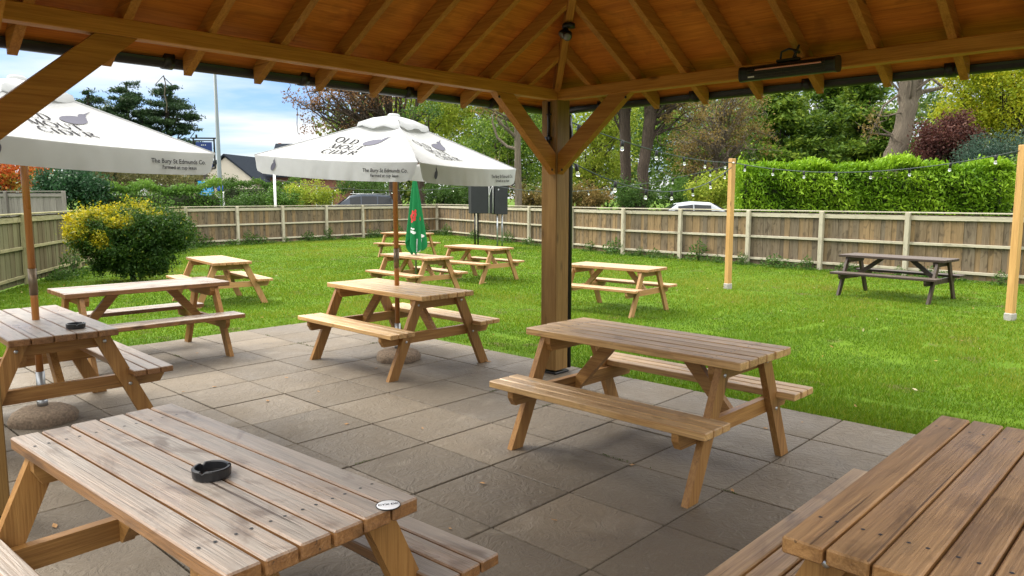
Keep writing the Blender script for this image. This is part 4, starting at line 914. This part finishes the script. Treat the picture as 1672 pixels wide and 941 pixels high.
# ================================================================== TREES AND SHRUBS
def bear(px, Y): return (px - 836) / 1214 * Y
def hgt(py, Y): return 1.62 + (322 - py) / 1214 * Y
def bl(px, py, rx, ry, Y, dep=None):
    """crown lobe: centre bearing, height and radii worked out for a tree standing Y metres away"""
    a = rx / 1214 * Y; return (bear(px, Y), Y, hgt(py, Y), a, dep or a, ry / 1214 * Y)
def foliage(name, blobs, n, size, mat, parent=None, cl=None, clr=.38, flat=1., aspect=.55, up=0., sparse=False, tone_fn=None, shell=.3, ctr=(0, 0, 0), droop=0.):
    vol = np.array([b[3] * b[4] * b[5] for b in blobs]) ** .75; vol /= vol.sum(); P = []; T = []; cc = []
    cl = cl or max(12, int(n / 90))
    for b, w in zip(blobs, vol):
        k = max(3, int(cl * w)); d = rand_dirs(k); r = rng.random(k) ** shell * rng.uniform(.82, 1.08, k); c = d * r[:, None] * np.array(b[3:6]) + np.array(b[:3]); cc.append(c)
        m = max(1, int(n * w / k))
        for q in c:
            s = clr * rng.uniform(.6, 1.35); L = rng.normal(size=(m, 3)) * s * np.array([1, 1, flat]) * .6
            P.append(q + L); T.append(np.clip(rng.normal(.5, .17) + rng.normal(0, .15, m), 0, 1))
    P = np.concatenate(P); T = np.concatenate(T); k = P[:, 2] > -.05; P = P[k]; T = T[k]
    if tone_fn is not None: T = np.clip(tone_fn(P, T), 0, 1)
    N = len(P); s = size * rng.uniform(.6, 1.35, N)
    dirs = None
    if droop: dirs = rand_dirs(N) * np.array([1, 1, .45]) + np.array([0, 0, -droop])
    o = raw_mesh(name, leaf_quads(P - np.array(ctr), s, s * aspect, up, dirs), 4, mat, T, parent)
    return o, np.concatenate(cc)
def bend(p, q, r0, r1, n=7, wob=.12):
    p = np.array(p, float); q = np.array(q, float); L = np.linalg.norm(q - p); t = np.linspace(0, 1, n)[:, None]; w = rng.normal(0, wob * L, 3) * .5; w2 = rng.normal(0, wob * L, 3) * .25
    return p + (q - p) * t + np.sin(math.pi * t) * w + np.sin(2 * math.pi * t) * w2, np.linspace(r0, r1, n)
def tree(name, label, trunk, blobs, n, size, mat, bark='bark', cat='tree', nbr=14, group=None, trunks=None, twig=0, cap=True, brr=.06, **kw):
    """trunk: list of (x, y, z, r); limbs run from it to leaf clumps"""
    base = (trunk[0][0], trunk[0][1], 0); root = empty(name, (base[0], base[1], -.14), 0, label, cat, group); ctr = (base[0], base[1], -.14)
    cr, cc = foliage('crown', blobs, n, size, mat, root, ctr=ctr, **kw) if n else (None, np.array([[b[0], b[1], b[2]] for b in blobs]))
    m = MB(); tr = np.array(trunk, float); k = len(tr); tt = np.linspace(0, k - 1, (k - 1) * 4 + 1); sp = np.stack([np.interp(tt, np.arange(k), tr[:, i]) for i in range(4)], 1); sp[1:-1, :2] += rng.normal(0, .03, (len(sp) - 2, 2)) * sp[1:-1, 3:4] * 3
    c3 = np.array(ctr); m.tube(sp[:, :3] - c3, sp[:, 3] * (1 + rng.normal(0, .04, len(sp))), 12)
    for t2 in (trunks or []):
        t2 = np.array(t2, float); kk = len(t2); tt = np.linspace(0, kk - 1, (kk - 1) * 4 + 1); s2 = np.stack([np.interp(tt, np.arange(kk), t2[:, i]) for i in range(4)], 1); m.tube(s2[:, :3] - c3, s2[:, 3], 10)
    if nbr:
        pick = cc[rng.permutation(len(cc))[:nbr]]
        for q in pick:
            lo = sp[(sp[:, 2] < q[2] + .2)]; lo = lo if len(lo) else sp[:1]; i = len(lo) - 1 - rng.integers(0, max(1, len(lo) // 3)); p = lo[i][:3]; rr = min(lo[i][3] * .55, brr * (1 + .5 * rng.random()))
            pts, rs = bend(p, q, rr, rr * .25); m.tube(pts - c3, rs, 6)
            for _ in range(twig):
                e = pts[rng.integers(3, 7)]; p2, r2 = bend(e, e + rng.normal(0, .55, 3) + np.array([0, 0, -.1]), rr * .3, rr * .12, 6, .3); m.tube(p2 - c3, r2, 4, cap=False)
    m.build('trunk', M[bark], root); return root
def trunkline(px, Y, top, r0, r1, lean=0.): x = bear(px, Y); return [(x, Y, -.3, r0 * 1.25), (x + lean * .15, Y, .5, r0), (x + lean * .5, Y, top * .5, (r0 + r1) / 2), (x + lean, Y, top, r1)]
LM = {
 'red': leafmat('red_leaves', (.50, .055, .02), (.52, .14, .03), (.24, .21, .025)), 'dkgreen': leafmat('dark_green_leaves', (.018, .050, .022), (.028, .080, .032), (.05, .12, .04)),
 'olive': leafmat('olive_leaves', (.07, .075, .03), (.13, .13, .045), (.20, .17, .06)), 'hedge': leafmat('hedge_leaves', (.05, .12, .018), (.09, .19, .025), (.15, .26, .04)),
 'cedar': leafmat('cedar_needles', (.014, .036, .014), (.028, .062, .020), (.055, .10, .03), tr=.15), 'brown': leafmat('withered_leaves', (.13, .065, .035), (.22, .115, .05), (.30, .17, .07)),
 'lime': leafmat('yellow_green_leaves', (.15, .23, .02), (.28, .36, .03), (.42, .44, .05)), 'mid': leafmat('mid_green_leaves', (.035, .085, .016), (.065, .14, .022), (.11, .19, .035)),
 'fir': leafmat('fir_needles', (.022, .06, .012), (.11, .20, .020), (.30, .40, .04), tr=.35), 'yellow': leafmat('yellow_leaves', (.20, .29, .015), (.38, .43, .02), (.58, .50, .025)),
 'purple': leafmat('purple_leaves', (.05, .017, .016), (.10, .036, .028), (.17, .075, .05)), 'blue': leafmat('bluish_needles', (.03, .065, .045), (.05, .10, .065), (.08, .13, .08)),
 'bright': leafmat('bright_conifer_sprays', (.07, .17, .006), (.15, .29, .010), (.26, .42, .02), tr=.3), 'gold': leafmat('golden_privet', (.018, .055, .010), (.055, .115, .012), (.58, .47, .012)),
 'tawny': leafmat('tawny_leaves', (.10, .09, .025), (.20, .15, .04), (.30, .20, .06))}
# left part
tree('maple_tree', 'red and orange autumn maple beyond the old grey fence', trunkline(15, 33, 2.8, .12, .06), [bl(10, 262, 62, 45, 33), bl(-45, 270, 50, 40, 33), bl(48, 285, 40, 30, 33)], 9000, .15, LM['red'], clr=.42)
tree('shrub', 'very dark green shrub between the red maple and the long green hedge', trunkline(120, 30, 1.6, .06, .03), [bl(118, 300, 50, 30, 30), bl(90, 305, 30, 24, 30), bl(150, 312, 30, 24, 30)], 7000, .13, LM['dkgreen'], cat='shrub')
tree('shrub', 'tall olive brown thicket behind the long green hedge', trunkline(250, 41, 2.5, .06, .03), [bl(190, 292, 40, 28, 41), bl(245, 288, 45, 30, 41), bl(305, 292, 45, 30, 41)], 9000, .13, LM['olive'], cat='shrub')
def hedge(name, label, p, q, w, h, n, size, mat, lump=.12, droop=.3, cat='hedge', aspect=.4, core=True):
    p = np.array(p, float); q = np.array(q, float); v = q - p; L = np.linalg.norm(v); u = v / L; nn = np.array([-u[1], u[0]]); root = empty(name, ((p[0] + q[0]) / 2, (p[1] + q[1]) / 2, -.14), 0, label, cat); c = np.array([(p[0] + q[0]) / 2, (p[1] + q[1]) / 2, -.14])
    k = rng.random(n); a = np.where(k < .62, rng.choice([-1, 1], n), rng.uniform(-1, 1, n)); zz = np.where(k < .62, rng.random(n), 1.); t = np.where(k > .93, rng.choice([0., 1.], n), rng.random(n)); zz = np.where(k > .93, rng.random(n), zz)
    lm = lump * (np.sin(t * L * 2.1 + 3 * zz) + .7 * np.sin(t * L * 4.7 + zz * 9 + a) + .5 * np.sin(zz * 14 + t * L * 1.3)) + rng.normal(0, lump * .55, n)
    edge = 1 - .16 * np.clip((zz - .8) / .2, 0, 1) ** 2
    x = p[0] + u[0] * t * L + nn[0] * a * (w / 2 * edge + lm); y = p[1] + u[1] * t * L + nn[1] * a * (w / 2 * edge + lm)
    z = zz * h * (1 - .07 * np.abs(a) ** 3) + np.where(k >= .62, lm * 1.1 + rng.exponential(lump * .35, n), 0)
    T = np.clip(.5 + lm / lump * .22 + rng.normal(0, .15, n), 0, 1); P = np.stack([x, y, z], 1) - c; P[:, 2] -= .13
    d = rand_dirs(n) * .75 + np.stack([nn[0] * a * .8, nn[1] * a * .8, np.where(k < .62, -droop, .7)], 1); s = size * rng.uniform(.6, 1.4, n)
    raw_mesh('foliage', leaf_quads(P, s, s * aspect, 0, d), 4, mat, T, root)
    if core:
        m = MB(); m.box((0, 0, h * .44), (L * .97, w * .72, h * .84), np.array([[u[0], nn[0], 0], [u[1], nn[1], 0], [0, 0, 1]]), .15); m.build('twiggy_core', plain('hedge_twigs', (.025, .035, .012), .95, noise=.5, nscale=9), root)
    return root
hedge('hedge', 'long green hedge behind the fence on the left, above the round shrub', (-17.6, 30.5), (-12.6, 32.5), 1.2, 2.15, 16000, .12, LM['hedge'], aspect=.5)
hedge('hedge', 'dark clipped hedge in front of the slate roofed houses', (-19.5, 51.), (-14.2, 50.), 1.2, 2.7, 9000, .13, LM['mid'], aspect=.6)
for (px, top, wpx, Y, lb) in ((160, 150, 50, 60, 'small dark cedar, leftmost of the three against the sky'), (222, 136, 60, 57, 'tall dark cedar with layered boughs, middle one of the three against the sky'), (284, 140, 60, 58, 'spreading dark cedar, rightmost of the three against the sky')):
    h = hgt(top, Y); bs = []
    for i in range(15):
        t = i / 14; zz = hgt(top + 8, Y) * (1 - .68 * t); rad = wpx / 1214 * Y * (.34 + .7 * t ** .6) * rng.uniform(.6, 1.2); a = rng.uniform(0, 6.28); bs.append((bear(px, Y) + math.cos(a) * rad * .55, Y + math.sin(a) * rad * .5, zz, rad * .62, rad * .62, .25))
        a += 3.14 + rng.uniform(-.6, .6); bs.append((bear(px, Y) + math.cos(a) * rad * .6, Y + math.sin(a) * rad * .5, zz - .25, rad * .58, rad * .58, .24))
    tree('cedar_tree', lb, trunkline(px, Y, h - .3, .26, .05), bs, 34000, .24, LM['cedar'], 'bark_dark', nbr=50, group='cedars on the skyline', clr=.38, flat=.38, aspect=.30, cl=360, shell=.5)
# golden and green shrub inside the garden
def gold_tone(P, T):
    x = P[:, 0] + 8.05; z = P[:, 2]; g = .10 - x * .55 + (z - .80) * .85 + .42 * np.sin(P[:, 0] * 5.1 + P[:, 2] * 3) * np.sin(P[:, 1] * 4.3 + P[:, 2] * 6)
    return T * .52 + rng.normal(0, .10, len(P)) + np.where(g > .26, .5 * np.clip(g + .35, 0, 1.1), 0)
sx, sy = -7.95, 15.5
base = [(sx, sy, -.2, .06), (sx, sy, .0, .055), (sx + .02, sy, .3, .045), (sx, sy, .7, .02)]
shr = tree('shrub', 'round shrub, golden yellow on the left and dark green on the right', base, [(sx - .55, sy - .1, .92, .66, .7, .48), (sx + .55, sy, .94, .66, .7, .48), (sx, sy, 1.06, .88, .8, .44), (sx - .88, sy, .86, .36, .5, .38), (sx + .92, sy, .88, .32, .5, .40), (sx + .1, sy - .45, .80, .7, .5, .42), (sx + .35, sy - .2, .42, .62, .5, .44), (sx - .35, sy, .46, .60, .4, .40)], 95000, .056, LM['gold'], 'bark_dark', 'shrub', nbr=110, clr=.125, cl=800, shell=.34, aspect=.5, tone_fn=gold_tone, brr=.022)
# centre
def lims(px, Y, pts, r0, r1): n = len(pts); return [(bear(a, Y), Y + (i * .3), hgt(b, Y), r0 + (r1 - r0) * i / (n - 1)) for i, (a, b) in enumerate(pts)]
tree('oak_tree', 'half bare tree with rusty brown leaves, rising behind the middle parasol', trunkline(648, 44, 5.5, .36, .22, -.2), [bl(560, 160, 62, 40, 44), bl(510, 170, 40, 28, 44), bl(600, 200, 55, 30, 44), bl(585, 130, 60, 32, 44), bl(520, 205, 30, 16, 44), bl(640, 160, 45, 36, 44), bl(650, 110, 80, 36, 44)], 8500, .135, LM['brown'], 'bark', nbr=70, twig=5, clr=.42, cl=200, shell=.5, brr=.075,
     trunks=[lims(0, 44, [(645, 225), (620, 185), (585, 155), (545, 148), (500, 150)], .16, .03), lims(0, 44, [(645, 230), (640, 180), (620, 130), (580, 90)], .18, .05)])
tree('lime_tree', 'feathery yellow green tree behind the middle parasol', trunkline(690, 54, 6, .25, .12), [bl(690, 170, 62, 45, 54), bl(745, 180, 60, 45, 54), bl(640, 215, 45, 40, 54), bl(715, 225, 70, 45, 54), bl(800, 165, 55, 40, 54), bl(720, 120, 100, 40, 54)], 20000, .20, LM['lime'], clr=.55)
tree('yew_tree', 'dark green evergreen beside the pavilion post, behind the black cabinet', trunkline(810, 47, 5, .22, .1), [bl(800, 235, 62, 50, 47), bl(850, 250, 55, 60, 47), bl(770, 275, 50, 40, 47), bl(870, 195, 45, 45, 47)], 20000, .16, LM['fir'], clr=.5)
tree('bare_tree', 'slim pale trunk with one bent bough, just left of the pavilion post', [(bear(846, 39), 39, -.3, .24), (bear(846, 39), 39, .6, .20), (bear(845, 39), 39, 3, .18), (bear(843, 39), 39, 6.2, .14), (bear(840, 39), 39, 9, .10)], [bl(800, 170, 46, 28, 39), bl(850, 140, 50, 30, 39), bl(815, 270, 20, 15, 39)], 900, .15, LM['tawny'], 'bark_pale', nbr=14, twig=4, trunks=[lims(0, 39, [(845, 245), (828, 240), (812, 225), (804, 200), (806, 175)], .09, .035)])
tree('bare_tree', 'dark straight trunk standing behind the closed green parasol', [(bear(684, 42), 42, -.3, .30), (bear(684, 42), 42, .6, .25), (bear(682, 42), 42, 3, .22), (bear(678, 42), 42, 6, .15)], [bl(690, 190, 40, 24, 42)], 800, .15, LM['mid'], 'bark', nbr=10)
for (px, py, rx, ry, Y, c, n, lb) in ((412, 329, 34, 9, 41, 'mid', 3500, 'low leafy shrub behind the fence, right of the lamp post'), (508, 315, 45, 24, 42, 'lime', 5000, 'yellow green shrub behind the fence, left of the dark car'), (465, 322, 24, 14, 40, 'hedge', 2500, 'small bright shrub between the white pole and the dark car'),
      (600, 300, 50, 22, 52, 'mid', 4500, 'rounded green shrub behind the dark car'), (725, 312, 32, 24, 44, 'mid', 4500, 'dense green bush to the right of the closed green parasol'), (778, 312, 34, 26, 45, 'mid', 4500, 'dense green bush half covered by the black cabinet'), (870, 318, 30, 22, 42, 'tawny', 3000, 'straggly yellowish bush at the left of the pavilion post'),
      (958, 318, 36, 20, 36, 'tawny', 3500, 'golden brown bush just right of the pavilion post'), (1035, 315, 40, 22, 37, 'mid', 4000, 'green bush at the foot of the two brown trunks'), (1105, 312, 40, 22, 38, 'hedge', 4000, 'light green bush above the silver car'), (1160, 308, 40, 28, 34, 'lime', 6000, 'olive yellow bush at the left end of the tall bright hedge'),
      (1640, 300, 26, 40, 27, 'fir', 5000, 'dark bush at the right end of the tall bright hedge'), (372, 300, 16, 12, 56, 'mid', 2000, 'leafy bush in front of the low slate roofed house')):
    tree('bush', lb, trunkline(px, Y, hgt(py, Y), .05, .02), [bl(px, py, rx, ry, Y), bl(px - rx * .4, py + ry * .4, rx * .6, ry * .7, Y), bl(px + rx * .4, py + ry * .3, rx * .6, ry * .7, Y)], n, .12, LM[c], 'bark_dark', 'bush', nbr=12, group='bushes beyond the fence', clr=.28, brr=.025)
# further trees left of the frame's edge, seen when one steps aside
tree('lime_tree', 'broad leafy green tree far left beyond the old grey fence', trunkline(-260, 42, 5, .25, .1), [bl(-260, 200, 100, 70, 42), bl(-330, 240, 80, 60, 42), bl(-190, 245, 80, 55, 42)], 14000, .2, LM['mid'], clr=.5)
# right of the post
tree('robinia_tree', 'light feathery green tree just right of the pavilion post', trunkline(968, 41, 4.5, .16, .08), [bl(960, 225, 42, 55, 41), bl(990, 275, 40, 35, 41), bl(940, 285, 30, 30, 41), bl(1000, 200, 34, 40, 41)], 14000, .14, LM['lime'], clr=.42)
tree('old_oak_tree', 'thick brown furrowed trunk, left one of the two right of the pavilion post', [(bear(1022, 38), 38, -.3, .36), (bear(1022, 38), 38, .6, .30), (bear(1020, 38), 38, 3, .26), (bear(1016, 38), 38, 6, .29), (bear(1010, 38), 38, 9, .24)], [bl(1000, 130, 60, 30, 38), bl(1020, 165, 30, 20, 38)], 2500, .13, LM['tawny'], 'bark', nbr=24, twig=4)
tree('old_oak_tree', 'leaning brown trunk forking high up, right one of the two right of the pavilion post', [(bear(1044, 37), 37, -.3, .38), (bear(1045, 37), 37, .6, .31), (bear(1047, 37), 37, 3, .28), (bear(1056, 37), 37, 4.6, .29), (bear(1058, 37), 37, 6.2, .32), (bear(1050, 37), 37, 8.5, .24)], [bl(1080, 150, 60, 35, 37), bl(1110, 185, 50, 26, 37)], 3200, .13, LM['tawny'], 'bark', nbr=30, twig=5, trunks=[lims(0, 37, [(1058, 190), (1075, 170), (1090, 145), (1098, 110)], .2, .08), lims(0, 37, [(1056, 180), (1045, 165), (1040, 130)], .18, .08)])
tree('thorn_tree', 'tangle of twigs and rusty leaves between the brown trunks and the dark firs', trunkline(1165, 43, 6, .18, .08), [bl(1150, 200, 66, 62, 43), bl(1190, 160, 55, 45, 43), bl(1130, 250, 50, 34, 43), bl(1215, 225, 40, 40, 43)], 8000, .13, LM['tawny'], 'bark_pale', nbr=80, twig=5, clr=.42, brr=.05)
tree('holly_tree', 'dense dark green tree filling the space behind the twiggy rusty tree', trunkline(1130, 52, 6, .2, .1), [bl(1090, 240, 60, 70, 52), bl(1150, 210, 70, 80, 52), bl(1210, 230, 60, 80, 52), bl(1040, 220, 50, 60, 52)], 20000, .2, LM['fir'], clr=.55)
for (px, Y, top, wpx, lb) in ((1270, 46, 70, 62, 'dark fir with bright tips, left one above the hedge'), (1340, 49, 60, 70, 'tall dark fir, middle one above the hedge'), (1405, 44, 80, 62, 'light tipped fir, right one beside the pale leaning trunk')):
    bs = []
    for i in range(13):
        t = i / 12; zz = hgt(top, Y) * (1 - .78 * t); rad = wpx / 1214 * Y * (.25 + .85 * t); 
        for k in range(3): a = rng.uniform(0, 6.28); bs.append((bear(px, Y) + math.cos(a) * rad * .6, Y + math.sin(a) * rad * .6, zz + rng.uniform(-.3, .3), rad * .5, rad * .5, .3))
    tree('fir_tree', lb, trunkline(px, Y, hgt(top, Y) - .2, .25, .05), bs, 30000, .30, LM['fir'], 'bark_dark', nbr=30, group='firs above the hedge', clr=.5, flat=.6, aspect=.36, cl=420, droop=.35)
tree('plane_tree', 'big pale leaning trunk with a bent bough rising behind the tall hedge', [(bear(1436, 36), 36, -.3, .62), (bear(1440, 36), 36, 2.5, .52), (bear(1452, 36), 36, 3.6, .48), (bear(1466, 36), 36, 5.2, .42), (bear(1469, 36), 36, 6.6, .42), (bear(1462, 36), 36, 8.5, .35)], [bl(1420, 90, 60, 25, 36), bl(1540, 100, 50, 22, 36), bl(1400, 200, 26, 20, 36)], 1500, .14, LM['tawny'], 'bark_pale', nbr=16, twig=3, trunks=[lims(0, 36, [(1466, 185), (1480, 168), (1500, 152), (1525, 147), (1545, 142), (1530, 125)], .17, .05), lims(0, 36, [(1468, 190), (1482, 160), (1495, 125), (1500, 80)], .30, .2), lims(0, 36, [(1452, 160), (1435, 175), (1425, 210), (1420, 235)], .06, .02)])
tree('copper_maple', 'dark purple leaved maple between the pale leaning trunk and the yellow tree', trunkline(1510, 34, 3.4, .1, .05), [bl(1525, 228, 36, 32, 34), bl(1560, 240, 34, 28, 34), bl(1505, 245, 22, 24, 34), bl(1545, 205, 26, 18, 34)], 11000, .12, LM['purple'], 'bark_dark', nbr=30, clr=.3)
tree('ash_tree', 'golden yellow tree filling the upper right corner', trunkline(1650, 37.5, 6, .17, .08, -.4), [bl(1560, 135, 55, 35, 37.5), bl(1610, 175, 60, 48, 37.5), bl(1660, 140, 60, 45, 37.5), bl(1545, 180, 32, 22, 37.5), bl(1665, 215, 50, 36, 37.5), bl(1600, 215, 40, 30, 37.5), bl(1600, 100, 80, 30, 37.5), bl(1730, 180, 60, 60, 37.5)], 32000, .15, LM['yellow'], 'bark_dark', nbr=36, clr=.4)
tree('spruce_tree', 'bluish green conifer below the golden yellow tree', trunkline(1610, 32, 3.5, .1, .04), [bl(1600, 250, 36, 30, 32), bl(1640, 255, 36, 34, 32), bl(1575, 262, 24, 22, 32)], 9000, .12, LM['blue'], 'bark_dark', clr=.3, aspect=.3)
hedge('hedge', 'tall bright green conifer hedge behind the right hand fence', (7.9, 26.3), (16.2, 24.9), 1.7, 2.80, 60000, .16, LM['bright'], lump=.095, aspect=.34)
# far-off wood closing the view
bs = []
for i in range(44):
    px = 560 + i * 30 + rng.uniform(-12, 12); Y = 72 + rng.uniform(-6, 8); bs.append(bl(px, 200 + rng.uniform(-40, 60), 46, 80, Y)); bs.append(bl(px, 295, 40, 40, Y - 4))
for i in range(40): bs.append(bl(-500 + i * 27 + rng.uniform(-8, 8), 300 + rng.uniform(-12, 6), 26, 22, 84))
o, _ = foliage('distant_wood', bs, 90000, .45, leafmat('distant_leaves', (.03, .065, .012), (.08, .14, .022), (.20, .23, .04)), clr=1.2, cl=1300); tag(o, 'mass of mixed green woodland closing the view', 'woodland', kind='stuff')
# ================================================================== LITTER ON THE LAWN
n = 300; d = rng.uniform(6, 30, n) ** 1.; th = rng.uniform(-.72, .72, n); x = d * np.sin(th); y = d * np.cos(th); A = x * S_ + y * C_; B = -x * C_ + y * S_; k = np.maximum(A - EA, B - EB) > .1; x, y = x[k], y[k]
poly_ok = (y < 34 + x * 0) & (x < 9) & (x > -9); x, y = x[poly_ok], y[poly_ok]; n = len(x); P = np.stack([x, y, lawn_z(x, y) + .045], 1)
dd = rand_dirs(n); dd[:, 2] *= .25; o = raw_mesh('lawn_litter', leaf_quads(P, rng.uniform(.025, .06, n), rng.uniform(.015, .03, n), 0, dd), 4, leafmat('litter', (.26, .14, .04), (.40, .30, .07), (.55, .50, .35)), rng.random(n)); tag(o, 'scattered yellow and brown leaves and daisies on the lawn', 'leaves', kind='stuff')
# hanging string under the gutter
hs = MB(); q = W(1.92, 4.323 + .40, 2.36); p0 = np.array(q); hs.tube([p0, p0 + (.01, 0, -.05), p0 + (-.005, .01, -.11), p0 + (.012, 0, -.17), p0 + (0, .01, -.22)], .0035, 5); hs.tube([p0 + (.0, 0, -.01), p0 + (.05, .0, -.06)], .0025, 4); hs.tube([p0, p0 + (-.05, .0, -.05)], .0025, 4)
tag(hs.build('frayed_string', plain('string_fibre', (.30, .28, .24), .8)), 'frayed grey string dangling from a rafter end at the gutter', 'string')
# ================================================================== LIGHT
SUN_EL, SUN_AZ = R(50), R(-62)     # azimuth measured from +Y towards +X: the sun stands left of and behind the camera's view
SUN_AZ = R(-62)
w = bpy.data.worlds.new('World'); SC.world = w; w.use_nodes = True; n = w.node_tree.nodes; l = w.node_tree.links; bg = n['Background']
sk = n.new('ShaderNodeTexSky'); sk.sky_type = 'NISHITA'; sk.sun_disc = False; sk.sun_elevation = SUN_EL; sk.sun_rotation = SUN_AZ; sk.air_density = 1.; sk.dust_density = 1.0; sk.ozone_density = 1.5
tc = n.new('ShaderNodeTexCoord'); sxyz = n.new('ShaderNodeSeparateXYZ'); l.new(tc.outputs['Generated'], sxyz.inputs[0])
den = math_(n, l, 'ADD', math_(n, l, 'MAXIMUM', sxyz.outputs['Z'], 0.), .13)
cx = n.new('ShaderNodeCombineXYZ'); l.new(math_(n, l, 'DIVIDE', sxyz.outputs['X'], den), cx.inputs[0]); l.new(math_(n, l, 'DIVIDE', sxyz.outputs['Y'], den), cx.inputs[1])
mpn = n.new('ShaderNodeMapping'); mpn.inputs['Scale'].default_value = (.55, 1.15, 1); mpn.inputs['Rotation'].default_value = (0, 0, .35); mpn.inputs['Location'].default_value = (3.1, 1.7, 0); l.new(cx.outputs[0], mpn.inputs['Vector'])
tn = n.new('ShaderNodeTexNoise'); tn.inputs['Scale'].default_value = .9; tn.inputs['Detail'].default_value = 8; tn.inputs['Roughness'].default_value = .52; tn.inputs['Distortion'].default_value = .5; l.new(mpn.outputs[0], tn.inputs['Vector'])
cov = math_(n, l, 'ADD', tn.outputs['Fac'], mapr(n, l, sxyz.outputs['Z'], .25, .75, .02, .22))
mask = mapr(n, l, cov, .42, .62, .06, .97)
def bandmix(src, stops, fixed=None):
    k = n.new('ShaderNodeMix'); k.data_type = 'RGBA'; k.blend_type = 'MULTIPLY'; k.inputs[0].default_value = 1
    if fixed: k.inputs[6].default_value = fixed
    else: l.new(src, k.inputs[6])
    q = ramp(n, stops); l.new(sxyz.outputs['Z'], q.inputs[0]); l.new(q.outputs[0], k.inputs[7]); return k.outputs[2]
skyc = bandmix(sk.outputs[0], [(0, (.22, .27, .34)), (.10, (.17, .235, .34)), (.25, (.15, .22, .33)), (.55, (1, 1, 1))])
cldc = bandmix(None, [(0, (.33, .34, .36)), (.25, (.31, .325, .345)), (.55, (1, 1, 1))], (7.5, 7.25, 6.8, 1))
mx = n.new('ShaderNodeMix'); mx.data_type = 'RGBA'; l.new(mask, mx.inputs[0]); l.new(skyc, mx.inputs[6]); l.new(cldc, mx.inputs[7]); l.new(mx.outputs[2], bg.inputs['Color']); bg.inputs['Strength'].default_value = .13
sd = bpy.data.lights.new('sun', 'SUN'); so = bpy.data.objects.new('sun', sd); COL.objects.link(so); sd.energy = 1.3; sd.angle = R(26); sd.color = (1, .95, .86)
dv = Vector((math.sin(SUN_AZ) * math.cos(SUN_EL), math.cos(SUN_AZ) * math.cos(SUN_EL), math.sin(SUN_EL))); so.rotation_euler = dv.to_track_quat('Z', 'Y').to_euler(); so.location = (-10, -5, 20)
SC.view_settings.view_transform = 'Standard'; SC.view_settings.look = 'None'; SC.view_settings.exposure = 1.93; SC.view_settings.gamma = 1
SC.cycles.use_denoising = True; SC.cycles.max_bounces = 10; SC.cycles.diffuse_bounces = 5; SC.cycles.transparent_max_bounces = 8
try: SC.cycles.denoiser = 'OPENIMAGEDENOISE'
except Exception: pass
